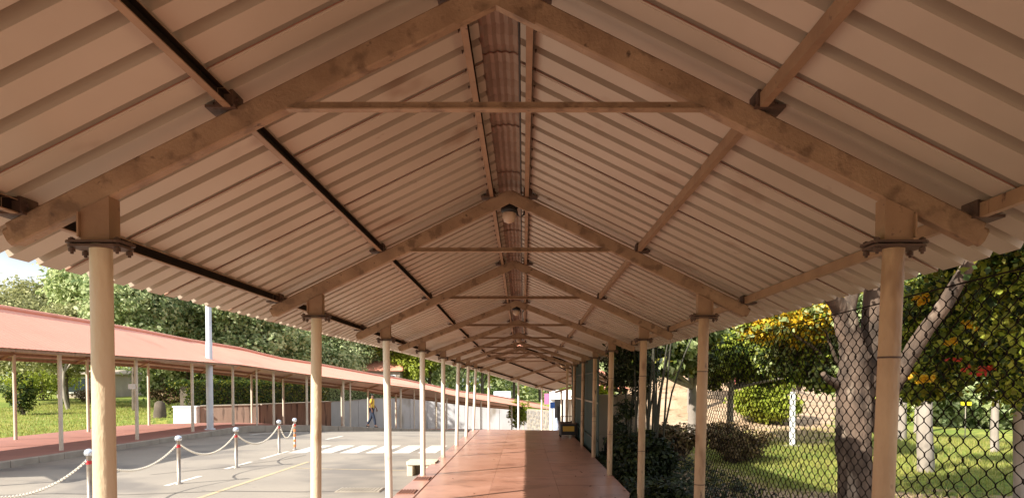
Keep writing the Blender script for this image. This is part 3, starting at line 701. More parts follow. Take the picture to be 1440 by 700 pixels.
# ------------------------------------------------------------------ vegetation
def leaf_mesh(name, C, N, size, mats, aspect=.55, mi=None, fold=.25, seed=0):
    """one small four-cornered folded leaf per centre"""
    r = np.random.default_rng(seed); n = len(C); C = np.asarray(C, float)
    N = np.asarray(N, float)+r.normal(0,.45,(n,3)); N /= np.linalg.norm(N,axis=1,keepdims=True)+1e-9
    T = np.cross(N, r.normal(0,1,(n,3))); T /= np.linalg.norm(T,axis=1,keepdims=True)+1e-9; B = np.cross(N,T)
    s = np.broadcast_to(np.asarray(size, float), (n,))*r.uniform(.65,1.35,n); s = s[:,None]
    v = np.stack([C-T*s*.5, C+B*s*aspect*.5+N*s*fold*.3, C+T*s*.5-N*s*.15, C-B*s*aspect*.5+N*s*fold*.3], 1).reshape(-1,3)
    me = bpy.data.meshes.new(name); me.vertices.add(4*n); me.vertices.foreach_set('co', v.ravel().astype(np.float32))
    me.loops.add(4*n); me.loops.foreach_set('vertex_index', np.arange(4*n, dtype=np.int32))
    me.polygons.add(n); me.polygons.foreach_set('loop_start', np.arange(0,4*n,4,dtype=np.int32)); me.polygons.foreach_set('loop_total', np.full(n,4,dtype=np.int32))
    for m in (mats if isinstance(mats,(list,tuple)) else [mats]): me.materials.append(m)
    if mi is not None: me.polygons.foreach_set('material_index', np.asarray(mi,dtype=np.int32))
    me.update(calc_edges=True); return me
def blob_points(blobs, n, seed, shell=.55, twig=9):
    """leaf centres in ragged clumps spread through each blob's volume, thicker near its skin"""
    r = np.random.default_rng(seed); bl = np.array([(*c,*q) for c, q in blobs], float)
    wgt = (bl[:,3]*bl[:,4]+bl[:,4]*bl[:,5]+bl[:,3]*bl[:,5]); k = r.choice(len(bl), max(1,n//twig), p=wgt/wgt.sum())
    d = r.normal(0,1,(len(k),3)); d /= np.linalg.norm(d,axis=1,keepdims=True)
    rad = (shell+(1.12-shell)*r.random(len(k))**.6)[:,None]
    cc = bl[k,:3]+d*rad*bl[k,3:]; sp = (bl[k,3:].mean(axis=1)*.16)
    C = np.repeat(cc,twig,0)+r.normal(0,1,(len(k)*twig,3))*np.repeat(sp,twig)[:,None]*np.array([1,1,.6])
    N = np.repeat(d,twig,0)*.8+np.array([0,0,.55]); return C, N
GA = leafmat('leaves_mid_green', [(.12,.18,.06),(.30,.37,.14),(.47,.53,.24),(.62,.66,.36)], .42)
GB = leafmat('leaves_deep_green', [(.11,.17,.06),(.28,.35,.15),(.45,.52,.26),(.62,.66,.38)], .42)
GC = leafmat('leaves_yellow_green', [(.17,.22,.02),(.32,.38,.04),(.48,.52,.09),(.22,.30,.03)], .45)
GD = leafmat('leaves_olive', [(.18,.19,.08),(.32,.33,.14),(.44,.43,.20),(.24,.26,.10)])
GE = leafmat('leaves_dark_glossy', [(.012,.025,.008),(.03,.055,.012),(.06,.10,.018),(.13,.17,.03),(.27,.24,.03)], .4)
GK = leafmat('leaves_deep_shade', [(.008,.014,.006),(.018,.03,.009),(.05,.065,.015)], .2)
GF = leafmat('flowers_yellow', [(.55,.30,.01),(.75,.48,.02),(.80,.58,.05),(.45,.22,.01)], .35)
GR = leafmat('flowers_red', [(.45,.03,.02),(.62,.10,.05),(.5,.02,.04)], .3)
GP = leafmat('flowers_pink', [(.6,.15,.2),(.7,.3,.3),(.55,.1,.12)], .3)
GW = leafmat('dry_twigs', [(.11,.07,.035),(.18,.12,.06),(.25,.17,.08),(.10,.10,.03)], .2)
GH = leafmat('leaves_lime', [(.45,.50,.02),(.55,.60,.03),(.30,.38,.03)], .45)
GG = leafmat('grass_blades', [(.15,.19,.035),(.27,.29,.06),(.38,.37,.10),(.44,.37,.15)], .4)

def limb(b, p, q, r0, r1, n=7, bend=.12, wob=0.05, seg=5):
    p, q = V(p), V(q); d = q-p; o = V((random.uniform(-1,1),random.uniform(-1,1),random.uniform(-.3,.3)))*d.length*bend
    pts = [p.lerp(q,t/seg)+o*math.sin(math.pi*t/seg) for t in range(seg+1)]; b.tube(pts, [r0+(r1-r0)*t/seg for t in range(seg+1)], n, wob=wob); return pts
def tree_proto(h, wd, seed, leaf, size, nleaf, bark, tr=.2, bare=.25, flat=.8, blobs_n=11, label=None, cat='tree', group=None, name='tree'):
    random.seed(seed); t = empty(name, label, cat, (0,0,0), group)
    bl = []
    for k in range(blobs_n):
        th = 2*math.pi*k/blobs_n*1.9+random.uniform(-.5,.5); rr_ = wd*.5*random.uniform(.15,.72) if k else 0
        z = h*(bare+(1-bare)*random.uniform(.18,.88)); shr = 1-.55*max(0,(z/h-.6)/.4); q = wd*random.uniform(.17,.27)
        bl.append(((rr_*shr*math.cos(th), rr_*shr*math.sin(th), min(z,h-q*flat)), (q, q, q*flat)))
    b = MB(); top = V((random.uniform(-.3,.3),random.uniform(-.3,.3),h*.6)); tp = limb(b, (0,0,-.3), top, tr, tr*.4, 9, .04)
    for c, q in bl: limb(b, tp[random.choice((2,3,4))], V(c)*.97, tr*.35, tr*.08, 5, .1)
    b.build('trunk', bark, t)
    C, N = blob_points(bl, nleaf, seed); link('crown', leaf_mesh('crown', C, N, size, leaf, seed=seed), t)
    return t
def place(t, x, Y, z=None, s=1, rz=0, label=None, group=None):
    t.location = (x, Y, G(x,Y) if z is None else z); t.scale = (s,s,s); t.rotation_euler = (0,0,rz)
    if label: t['label'] = label
    if group: t['group'] = group
protos = [tree_proto(9, 8.5, 11, GA, .30, 15000, BARKD, name='broadleaf_tree'), tree_proto(10, 9, 12, GB, .32, 15000, BARKD, name='broadleaf_tree'),
          tree_proto(8, 7, 13, GC, .28, 12000, BARKD, name='yellow_green_tree'), tree_proto(8.5, 9, 14, GD, .30, 12000, BARKD, name='olive_tree')]
used = [0]*4
def tr(k, px, Y, s, label, z=None, group='trees behind the red roof'):
    o = protos[k] if not used[k] else copy_tree(protos[k]); used[k] = 1
    x = (px-HX)/F*Y; place(o, x, Y, z, s, random.uniform(0,6.28), label, group)
random.seed(3)
TL = [(3,20,52,.92,'olive topped tree at the left edge against the bright sky'),(3,95,50,.82,'olive bushy tree over the red roof between the left edge and the first post'),
 (1,190,46,1.0,'dense deep green tree just right of the nearest left post'),(0,262,52,1.15,'mid green tree immediately left of the tall pale pole'),(1,330,50,.98,'dark tree just right of the tall pale pole'),
 (0,398,54,.98,'mid green tree above the crease of the red roof'),(1,455,60,.92,'dark low tree directly behind the second left post'),(1,500,93,1.15,'small dark tree left of the small distant red roof'),
 (3,60,75,1.35,'hazy olive tree in the back row nearest the left edge'),(0,150,72,1.5,'tall tree in the back row behind the nearest left post'),(0,230,78,1.75,'big back row tree left of the pale pole'),
 (1,310,76,1.7,'big dark back row tree right of the pale pole'),(0,385,80,1.55,'broad back row tree over the bend of the red roof'),(1,450,93,1.5,'back row tree above the second left post'),
 (2,560,94,1.25,'bright yellow-green tree right of the third left post'),(2,604,95,1.3,'bright yellow-green tree just right of the fourth left post'),(0,640,96,1.3,'mid green tree beyond the fifth and sixth left posts'),
 (2,680,98,1.25,'yellow-green tree above the pale blue box roof'),(2,722,100,1.25,'sunny yellow-green tree right of the pale blue box'),(2,760,102,1.15,'last yellow-green tree next to the white fascia'),
 (1,530,105,1.5,'dark tree showing over the small distant red roof'),(0,590,115,1.6,'tall tree behind the yellow-green ones at the third gap'),(0,700,125,1.6,'tall far tree above the low end of the red roof')]
for k, px, Y, s, lab in TL: tr(k, px, Y, s, lab)
bl = []; random.seed(44)
for k in range(46):
    Y = random.uniform(108,140); X = -105+k*2.75+random.uniform(-1,1); bl.append(((X,Y,random.uniform(-3,.5)+max(0,-X-20)*.05),(6,5,random.uniform(5,7))))
C, N = blob_points(bl, 60000, 45, .8, 8); link('distant_wood', leaf_mesh('distant_wood', C, N, .75, [GA,GB,GC], mi=np.random.default_rng(3).choice(3,60000//8*8,p=[.45,.4,.15])[:len(C)], seed=45), None, label='distant wood closing the view behind the trees on the left', cat='wood', kind='stuff')
# small distant buildings on the left
def house(name, label, x0, x1, ytop, ybot, Y, roofm, wallm, dep=5, win=1, rise=10):
    t = empty(name, label, 'building'); a_, c_ = at(x0,ybot,Y), at(x1,ytop,Y); w_ = c_.x-a_.x; cx_ = (a_.x+c_.x)/2
    b = MB(); b.box((cx_,Y+dep/2,(a_.z+c_.z)/2-.5), (w_,dep,c_.z-a_.z+1)); b.build('wall', wallm, t)
    r = rise*Y/F; b = MB(); o = .4
    vs = [(cx_-w_/2-o,Y-o,c_.z),(cx_+w_/2+o,Y-o,c_.z),(cx_+w_/2+o,Y+dep+o,c_.z),(cx_-w_/2-o,Y+dep+o,c_.z),(cx_-w_/2,Y+dep/2,c_.z+r),(cx_+w_/2,Y+dep/2,c_.z+r)]
    vs += [(p[0],p[1],p[2]-.12) for p in vs[:4]]
    b.add(vs, [(0,1,5,4),(2,3,4,5),(1,2,5),(3,0,4),(0,6,7,1),(1,7,8,2),(2,8,9,3),(3,9,6,0),(9,8,7,6)]); b.build('roof', roofm, t)
    for k in range(win):
        u = (k+.5)/win; ww = w_*.28/win*2; hh = (c_.z-a_.z)*.5; xx = a_.x+w_*u
        b = MB(); b.box((xx,Y-.03,(a_.z+c_.z)/2+.1), (ww+.2,.08,hh+.2)); f = b.build('window', WHITE, t); b = MB(); b.box((xx,Y-.06,(a_.z+c_.z)/2+.1), (ww,.06,hh)); b.build('pane', GLASSW, f)
    return t
house('garden_building', 'beige low building with dark window beyond the left lawn', 80,150,524,562,62,BLDG,BLDG,6,1,5)
house('distant_house', 'small distant house with salmon roof above the red walkway roof', 500,562,520,556,91,RED,BLDG,6,2,14)
hb = hbox('plant_shed', mat('pale_blue_sheet',(.60,.66,.74),.6), None, 694,550,718,575,92,4); tag(hb, 'pale blue flat-topped shed behind the low end of the red roof', 'shed')
# rubble bank behind lawn left
# hedge (clipped) behind brown wall
def hedge(name, label, P0, P1, wd, z0, z1, leaf, n, size, seed, cat='hedge', sway=.08):
    r = np.random.default_rng(seed); P0, P1 = V(P0), V(P1); L = (P1-P0).length; d = (P1-P0).normalized(); s_ = V((-d.y,d.x,0))
    u = r.random(n)*L; face = r.random(n); a_ = np.where(face < .45, -wd/2, np.where(face < .55, wd/2, (r.random(n)-.5)*wd)); zz = np.where(face < .55, z0+(z1-z0)*r.random(n), z1)
    a_ = a_+r.normal(0,sway,n); zz = zz+r.normal(0,sway,n)
    C = np.array([P0.x,P0.y,0])+u[:,None]*np.array([d.x,d.y,0])+a_[:,None]*np.array([s_.x,s_.y,0]); C[:,2] = zz
    N = np.where((face < .45)[:,None], -np.array([s_.x,s_.y,0]), np.where((face < .55)[:,None], np.array([s_.x,s_.y,0]), np.array([0,0,1.])))
    t = empty(name, label, cat)
    P0, P1 = P0+d*.6, P1-d*.6; b = MB(); b.beam(P0+V((0,0,(z0+z1)/2-P0.z-.04)), P1+V((0,0,(z0+z1)/2-P1.z-.04)), wd*.6, (z1-z0)*.85); b.build('twig_core', BARKD, t)
    link('foliage', leaf_mesh('foliage', C, N, size, leaf, seed=seed), t); return t
hedge('clipped_hedge', 'long clipped dark hedge above the brown wall behind the red-roofed walkway', (-19.5,41.5,0), (-14.2,52,0), 1.4, -1.9, .12, [GE], 16000, .14, 5)
hedge('clipped_hedge', 'clipped hedge section on top of the pale wall behind the walking person', (-24,88.4,0), (-10,88.4,0), 1.4, -2.2, -.35, [GB], 12000, .16, 6)
# bushes generic
def bush(name, label, px, ybase, Y, wpx, hpx, leaf, n, size, seed, cat='bush', dep=.8, z=None, flowers=None, core=True, twigs=14, shell=.5):
    p = at(px, ybase, Y); ww = wpx*Y/F; hh = hpx*Y/F; random.seed(seed); bl = []
    for k in range(7): 
        q = ww*random.uniform(.2,.3); bl.append(((random.uniform(-.32,.32)*ww, random.uniform(-.3,.3)*ww*dep, hh*random.uniform(.35,.70)), (q, q*dep, min(q, hh*.33))))
    bl.append(((0,0,hh*.35),(ww*.36,ww*.3*dep,hh*.33)))
    for k in range(5): q = ww*random.uniform(.08,.14); bl.append(((random.uniform(-.42,.42)*ww, random.uniform(-.3,.3)*ww*dep, hh*random.uniform(.45,.98)), (q,q,min(q,hh*.2))))
    t = empty(name, label, cat, (p.x, Y, p.z)); b = MB()
    for k in range(twigs):
        c, q = random.choice(bl); limb(b, (random.uniform(-.1,.1)*ww,random.uniform(-.1,.1)*ww,-.1), V(c)+V((random.uniform(-.8,.8)*q[0],random.uniform(-.8,.8)*q[1],q[2]*.7)), .02*max(1,ww*.3), .006, 4, .1)
    b.build('stems', BARKD, t)
    C, N = blob_points(bl, n, seed, shell, 6); link('foliage', leaf_mesh('foliage', C, N, size, leaf, seed=seed), t)
    if flowers:
        m, nf_, sz = flowers; C, N = blob_points([((c[0],c[1]-q[1]*.25,c[2]+q[2]*.35),q) for c,q in bl], nf_, seed+1, .95, 5); link('blossom', leaf_mesh('blossom', C, N, sz, m, seed=seed+3), t)
    return t
# left lawn
bush('dark_shrub', 'tall dark rounded shrub on the left lawn at the photo edge', 32,580,42,44,52,[GE],3500,.16,21)
bush('yellow_shrub', 'sunny yellow-green spreading shrub under the red roof at left', 60,560,58,90,46,[GC],4000,.2,22)
bush('brown_shrub', 'dry brown shrub on the lawn left of the white plinth block', 240,566,50,60,24,[GW],3000,.16,23)
bush('green_shrub', 'dark green shrub behind the lawn beside the third far post', 214,560,52,34,34,[GB],2500,.18,24)
bush('green_shrub', 'bright shrub between the tall pole and the brown wall', 318,560,56,70,36,[GC],3500,.2,25)
bush('green_shrub', 'bright green shrub seen over the clipped hedge', 390,556,66,110,30,[GC],4000,.22,26)
bush('dry_shrub', 'rusty dry shrubs at the foot of the beige building', 128,566,56,50,20,[GW],2500,.16,27)
bush('climbing_plant', 'green plant hanging over the end of the pale wall', 728,600,72,34,42,[GC],3000,.2,28)
b = MB(); p = at(225,584,40); b.lathe((p.x,p.y,G(p.x,40)-.1), [(.36,0),(.32,.4),(.26,.9),(.12,1.0)], 10); b.build('tree_stump', BARKD, None, label='short dark stump standing on the left lawn', cat='stump')
for k, (px, Y, hh, lab) in enumerate(((97,47,5,'thin pale trunk tree on the lawn before the beige building'),(190,58,6,'slim pale tree beyond the lawn by the far notice plate'),(300,60,6,'pale tree trunk behind the tall pole above the wall'))):
    x = (px-HX)/F*Y; t = empty('slim_tree', lab, 'tree', (x,Y,G(x,Y))); b = MB(); tp = limb(b, (0,0,-.2), (.3,0,hh*.8), .13, .05, 8); limb(b, tp[3], (1.2,.3,hh*.95), .06,.02,6); limb(b, tp[3], (-1.1,-.3,hh*.9), .06,.02,6); b.build('trunk', BARKL, t)
    C, N = blob_points([((0,0,hh),(1.3,1.3,.8)),((1.2,.3,hh*.95),(.9,.9,.6)),((-1.1,-.3,hh*.9),(.9,.9,.6))], 2500, 40+k); link('crown', leaf_mesh('crown', C, N, .2, [GC,GD,GA][k], seed=k), t)

# ------------------------------------------------------------------ right garden
# main forked tree
def wp(px, py, Y): return at(px, py, Y)
t = empty('forked_tree', 'big rough-barked forked tree behind the chain-link fence beside the nearest right post', 'tree', (0,0,0)); b = MB(); random.seed(5)
TY = 8.6
base = wp(1206,760,TY); base.z = -1.9
tp = [base, wp(1204,700,TY), wp(1203,640,TY), wp(1200,580,TY), wp(1201,525,TY), wp(1197,485,TY), wp(1193,465,TY)]
b.bark(tp, [.25,.20,.19,.18,.175,.14,.08], 36, .13, 12)
def br(pts, rs, n=10): b.bark([wp(*p) for p in pts], rs, 22, .12, 9)
br([(1206,505,TY),(1193,470,TY-.05),(1186,440,TY-.1),(1170,418,TY-.2),(1150,392,TY-.4),(1110,340,TY-.7)], [.16,.13,.115,.09,.075,.05])
br([(1188,450,TY-.1),(1198,415,TY),(1215,370,TY+.1),(1230,300,TY+.3)], [.09,.075,.06,.04])
br([(1206,590,TY+.05),(1216,540,TY+.1),(1224,490,TY+.15),(1228,430,TY+.2),(1232,360,TY+.25),(1245,250,TY+.4)], [.14,.14,.13,.12,.11,.07])
br([(1218,600,TY+.1),(1240,570,TY),(1262,530,TY-.1),(1292,478,TY-.2),(1325,432,TY-.3),(1350,392,TY-.4),(1374,350,TY-.5),(1420,280,TY-.7)], [.11,.10,.095,.085,.08,.075,.065,.045])
br([(1180,540,TY),(1165,533,TY-.1),(1157,525,TY-.15)], [.06,.045,.03])
b.build('trunk', BARK, t)
random.seed(6)
MP = []                                                              # leaf masses: px, py, Y, radii
for (px, py, Y, rx, rz_) in ((1100,300,9.5,1.6,.8),(1250,250,9,1.8,.9),(1400,250,8.5,1.8,.9),(1330,330,10,1.1,.35),(1420,345,9.3,.6,.35),(1395,380,10.5,.75,.5),(1440,420,9.8,.6,.5),(1385,470,11,.75,.45),
                             (1310,430,11.5,.55,.45),(1335,512,11.5,.65,.34),(1285,530,12,.5,.35),(1310,490,12.5,.7,.45),(1300,548,12,.5,.2),(1430,545,11.5,.5,.25),(1345,400,11,.5,.3),(1425,500,10.8,.55,.5),(1285,470,12,.35,.5),(1480,400,9,.8,1.0),(1290,360,12,.5,.25),(1500,520,10,.7,.7)):
    p = wp(px,py,Y); MP.append(((p.x,p.y,p.z),(rx,rx*.9,rz_)))
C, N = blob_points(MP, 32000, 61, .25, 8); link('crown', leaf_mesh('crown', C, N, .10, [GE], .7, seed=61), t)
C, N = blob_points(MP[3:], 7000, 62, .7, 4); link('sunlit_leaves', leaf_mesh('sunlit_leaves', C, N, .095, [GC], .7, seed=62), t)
fl = [((*wp(px,py,10.1),),(.10,.08,.055)) for px, py in ((1343,508),(1386,520),(1352,517),(1378,524))]
C, N = blob_points(fl, 90, 63, .2, 4); link('red_blossom', leaf_mesh('red_blossom', C, N, .06, [GR], .8, seed=63), t)
fl = [((*wp(px,py,10.0),),(.13,.1,.07)) for px, py in ((1272,527),(1268,512),(1336,480),(1298,420),(1412,440),(1300,532),(1367,455))]
C, N = blob_points(fl, 260, 64, .2, 4); link('yellow_blossom', leaf_mesh('yellow_blossom', C, N, .075, [GF], .8, seed=64), t)
# flowering yellow tree left of the fork
def crown_tree(name, label, px, Y, blobs, leaves, bark, trr, seed, zb=None, extra=None):
    x = (px-HX)/F*Y; z = G(x,Y) if zb is None else zb; t = empty(name, label, 'tree', (x,Y,z)); random.seed(seed); b = MB(); o = V((x,Y,z)); B_ = []
    for (bx, by, bY, rx, rz_) in blobs: p = at(bx,by,bY)-o; B_.append(((p.x,p.y,p.z),(rx,rx*.8,rz_)))
    cz = min(q[0][2] for q in B_); tp = limb(b, (0,0,-.3), (0,0,max(1,cz)), trr, trr*.6, 9, .03)
    for c, q in B_: limb(b, tp[-2], V(c), trr*.5, trr*.15, 6)
    b.build('trunk', bark, t)
    for nm, m, n_, sz, sh, sub in leaves: C, N = blob_points(B_ if sub is None else [B_[q] for q in sub], n_, seed, sh, 7); link(nm, leaf_mesh(nm, C, N, sz, m, .65, seed=seed+len(nm)), t)
    return t
crown_tree('flowering_tree', 'tree covered in bright yellow blossom just under the right eave', 1196, 17, [(1075,450,16,.55,.42),(1125,462,17,.6,.4),(1150,432,16.5,.5,.45),(1080,395,17,1.2,.6),(1165,480,17,.35,.5),(1120,495,17.5,.8,.55),(1160,520,17,.5,.45)],
  [('crown',[GA],13000,.13,.3,None),('sunny_leaves',[GC],4500,.11,.7,None),('dark_crown',[GE],6000,.13,.2,[4,5,6]),('blossom',[GF],8000,.085,.6,[0,1,2])], BARK, .12, 71)
crown_tree('garden_tree', 'dark leafy tree between the second right post and the yellow blossom tree', 1030, 22, [(1030,500,22,1.1,.6),(1075,515,22,.9,.5),(1010,475,23,.9,.5),(1130,508,21,.9,.55),(1170,520,20,.5,.5),(1000,525,22,.5,.4)],
  [('crown',[GE],9000,.16,.25,None),('light_leaves',[GC],6500,.15,.65,None)], BARKL, .12, 72)
crown_tree('pale_green_tree', 'hazy pale green tree directly right of the second right post top', 1020, 34, [(1020,455,34,1.9,.9),(1000,440,36,2.0,1.0),(1050,470,35,1.5,.8)], [('crown',[GD],5000,.26,.4,None),('light_leaves',[GC],2500,.24,.6,None)], BARKL, .15, 73)
crown_tree('broadleaf_shade_tree', 'spreading green tree with flat sprays between the second and third right posts', 972, 22, [(935,490,19,.75,.22),(965,478,20,.8,.25),(920,515,18,.6,.22),(975,510,21,.6,.3),(950,460,20,1.2,.3),(905,480,18,.7,.3)],
  [('crown',[GA],5200,.2,.3,None),('dark_leaves',[GE],4500,.2,.2,None)], BARKL, .17, 74, -1.75)
# columnar pale trunks at right
for k, (px, Y, rr_, ytop, lab) in enumerate(((1303,14.7,.15,455,'thick pale trunk just right of the nearest right post'),(1400,19.4,.10,520,'slim pale trunk left of the right edge trunk'),(1437,11.6,.085,400,'pale trunk at the right edge of the photo'),
        (1268,23,.13,520,'pale far trunk close to the right side of the nearest right post'),(1290,27,.13,520,'pale far trunk behind the thick pale trunk'),(972,30,.15,500,'pale grey trunk between the second and third right posts'))):
    x = (px-HX)/F*Y; zb = G(x,Y); tz = at(px,ytop,Y).z; t = empty('pale_tree', lab, 'tree', (x,Y,zb)); random.seed(80+k); b = MB(); limb(b, (0,0,-.2), (random.uniform(-.1,.1),0,tz-zb), rr_*1.1, rr_*.75, 12, .015, .07, 8); b.build('trunk', BARKL, t)
    C, N = blob_points([((0,0,tz-zb+.5),(1.0,1.0,.6)),((.5,.4,tz-zb+.2),(.7,.7,.4)),((-.5,.5,tz-zb+.4),(.7,.7,.4))], 1800, 90+k, .3); link('crown', leaf_mesh('crown', C, N, .16, GE if k < 5 else GB, seed=k), t)
# background greenery right
for k, (px, yb, Y, wpx, hpx, m, lab) in enumerate(((1330,618,30,110,70,GA,'light green bush mass far right behind the thick pale trunk'),(1420,616,30,110,80,GB,'dark green bush mass at the far right edge'),(1250,612,32,70,60,GC,'yellow-green bush behind the nearest right post'),
        (1370,600,40,260,120,GB,'broad far bush screen at the right edge of the garden'),(1230,590,45,170,110,GA,'far bush screen behind the forked tree'))):
    bush('garden_bush', lab, px, yb, Y, wpx, hpx, [m], 5000, .17+.004*Y, 100+k, shell=.35)
bush('bright_bush', 'large bright yellow-green rounded bush on the dry slope behind the fence', 1077,592,28,92,58,[GC],7000,.16,111,flowers=None)
bush('pink_flowering_bush', 'thin pink flowering bush above the bright yellow-green bush', 1062,548,34,70,26,[GA],1500,.15,112,flowers=([GP],900,.14))
bush('dry_bush', 'dry brown twiggy bush on the lawn edge below the bright bush', 1036,648,17.2,102,52,[GW],6500,.075,113,twigs=60,shell=.2)
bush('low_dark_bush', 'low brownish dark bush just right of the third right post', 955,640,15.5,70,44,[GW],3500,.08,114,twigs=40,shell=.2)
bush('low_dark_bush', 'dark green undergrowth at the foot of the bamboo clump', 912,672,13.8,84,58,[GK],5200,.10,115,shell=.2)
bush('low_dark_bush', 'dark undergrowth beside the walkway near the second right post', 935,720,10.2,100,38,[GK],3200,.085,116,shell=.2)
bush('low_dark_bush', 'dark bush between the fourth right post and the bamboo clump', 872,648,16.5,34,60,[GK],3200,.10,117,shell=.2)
bush('lime_bush', 'glowing lime yellow bush seen between the fourth and fifth right posts', 850,572,30,30,30,[GH],2500,.14,118)
# bamboo clump: culms and leaves
t = empty('bamboo_clump', 'dark bamboo clump with leaning culms beside the walkway', 'bamboo', (0,0,0)); random.seed(9)
for k in range(26):
    px0 = random.uniform(882,932); Y = random.uniform(14.2,16.5); p = at(px0,655,Y); p.z = -1.8; lean = random.uniform(-.25,.35)+(.35 if k > 20 else 0); b = MB()
    hh = random.uniform(2.8,4.2); pts = [p+V((lean*u*u*hh*.5, random.uniform(-.02,.02), hh*u)) for u in (0,.2,.4,.6,.8,1)]
    b.tube(pts, [.022,.022,.02,.017,.012,.006], 6)
    for u in (1,2,3,4): b.tube([pts[u]-V((0,0,.008)), pts[u]+V((0,0,.008))], .026, 6)
    b.build('culm', mat('bamboo_culm',(.030,.028,.014),.6) if k == 0 else MATS['bamboo_culm'], t)
bl = [((*at(px,py,Y),),(r1,r1,r2)) for px, py, Y, r1, r2 in ((885,500,15,.4,.4),(870,520,15.5,.3,.5),(900,525,15,.35,.4),(880,575,15,.2,.2),(890,622,15,.5,.25),(900,470,15,.6,.3),(870,600,16,.22,.3))]
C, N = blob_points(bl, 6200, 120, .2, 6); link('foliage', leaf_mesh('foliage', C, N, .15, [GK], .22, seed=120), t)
# white garden post, small yellow sign, building strip at the slope top
t = empty('garden_post', 'white painted concrete post standing on the lawn before the bright bush', 'post', (*at(1114,630,20.8),)); b = MB(); b.box((0,0,.78), (.13,.13,1.62), bev=.015); b.build('shaft', WHITE, t)
b = MB(); b.box((0,0,.02), (.5,.3,.14), bev=.05); b.build('footing', CONC, t)
t = empty('garden_marker', 'small bright yellow marker plate on a thin stake under the dark tree', 'sign', (*at(1358,600,18),)); b = MB(); b.box((0,0,.57), (.25,.02,.085)); b.build('plate', YELL, t); b = MB(); b.tube([(0,.02,-.25),(0,.02,.6)], .012, 6); b.build('stake', CONC, t)
house('slope_building', 'low pale building with salmon roof on top of the dry slope', 1030,1092,538,552,52,RED,WHITE,5,2,12)
house('slope_building', 'long pale blue-grey building strip above the dry slope behind the bamboo', 885,1000,486,500,62,GALV,WHITE,5,3,4)
house('slope_building', 'salmon roofed building peeping between the fourth and fifth right posts', 835,862,545,560,50,RED,TANW,5,1,14)
# big backdrop trees on the slope
protoR = [tree_proto(8, 8, 31, GB, .3, 12000, BARKD, name='slope_tree'), tree_proto(7.5, 8, 32, GA, .3, 12000, BARKD, name='slope_tree')]; ur = [0,0]
for k, px, Y, s, lab in ((0,880,66,1.3,'dark tree on the slope top behind the bamboo clump'),(1,960,70,1.2,'green tree on the slope top between the second and third right posts'),(1,1040,68,1.1,'green tree behind the salmon roofed slope building'),(0,1120,60,1.1,'dark tree on the slope behind the yellow blossom tree'),
        (0,1200,56,1.2,'dark tree directly behind the forked tree'),(1,1290,52,1.25,'green tree behind the thick pale trunk'),(0,1380,48,1.2,'dark tree behind the slim pale trunk'),(1,1470,44,1.2,'green tree cut by the right edge'),(0,840,80,1.0,'far dark tree above the green sheet wall')):
    o = protoR[k] if not ur[k] else copy_tree(protoR[k]); ur[k] = 1; x = (px-HX)/F*Y; place(o, x, Y, None, s, random.uniform(0,6.28), lab, 'trees on the garden slope')
# grass blades on the lawns (nobody could count them)
r = np.random.default_rng(5); n_ = 42000
X_ = r.uniform(3.0,15,n_); Y_ = r.uniform(9.5,27,n_); keep = (X_ > 3.2)&(np.abs(X_/Y_) < .74)&(r.random(n_) < np.clip((Y_-10.5)/2.5,.08,1)); X_, Y_ = X_[keep], Y_[keep]
Z_ = np.array([G(a_,c_) for a_, c_ in zip(X_,Y_)]); C = np.stack([X_,Y_,Z_+.035],1); ang = r.uniform(0,6.28,len(C)); N = np.stack([np.cos(ang),np.sin(ang),np.full(len(C),.3)],1)
def blades(name, C, h, wd, m, label):
    n = len(C); an = r.uniform(0,6.28,n); hh = h*r.uniform(.5,1.5,n); dx, dy = np.cos(an)*wd, np.sin(an)*wd; lx, ly = r.normal(0,.4,n)*hh, r.normal(0,.4,n)*hh
    v = np.stack([C+np.stack([-dx,-dy,-.04+0*dx],1), C+np.stack([dx,dy,-.04+0*dx],1), C+np.stack([lx,ly,hh],1)],1).reshape(-1,3)
    me = bpy.data.meshes.new(name); me.vertices.add(3*n); me.vertices.foreach_set('co', v.ravel().astype(np.float32)); me.loops.add(3*n); me.loops.foreach_set('vertex_index', np.arange(3*n,dtype=np.int32))
    me.polygons.add(n); me.polygons.foreach_set('loop_start', np.arange(0,3*n,3,dtype=np.int32)); me.polygons.foreach_set('loop_total', np.full(n,3,dtype=np.int32)); me.materials.append(m); me.update(calc_edges=True)
    return link(name, me, None, label=label, cat='grass', kind='stuff')
blades('grass', C, .055, .009, GG, 'short sunlit grass on the garden lawn behind the fence')
n_ = 26000; X_ = r.uniform(-34,-17.2,n_); Y_ = r.uniform(22,56,n_); Z_ = np.array([G(a_,c_) for a_, c_ in zip(X_,Y_)])
blades('grass', np.stack([X_,Y_,Z_+.03],1), .07, .02, GG, 'bright grass on the lawn behind the red-roofed walkway')
n_ = 9000; X_ = r.uniform(1.72,3.9,n_); Y_ = r.uniform(6.5,19,n_); keep = r.random(n_) < np.clip(1.25-.35*(X_-1.7),.1,1); X_, Y_ = X_[keep], Y_[keep]
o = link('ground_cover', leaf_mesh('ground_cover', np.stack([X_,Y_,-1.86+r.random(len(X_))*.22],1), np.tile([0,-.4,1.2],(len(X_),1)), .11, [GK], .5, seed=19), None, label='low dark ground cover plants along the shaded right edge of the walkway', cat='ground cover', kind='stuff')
n_ = 60; X_ = np.where(r.random(n_) < .7, r.uniform(.9,1.6,n_), r.uniform(-1.9,1.6,n_)); Y_ = r.uniform(9,26,n_)
o = link('fallen_leaves', leaf_mesh('fallen_leaves', np.stack([X_,Y_,np.full(n_,FLOOR+.008)],1), np.tile([0,0,4.],(n_,1)), .04, [GW], .6, seed=29), None, label='few dry leaves scattered on the red walkway floor', cat='fallen leaves', kind='stuff')
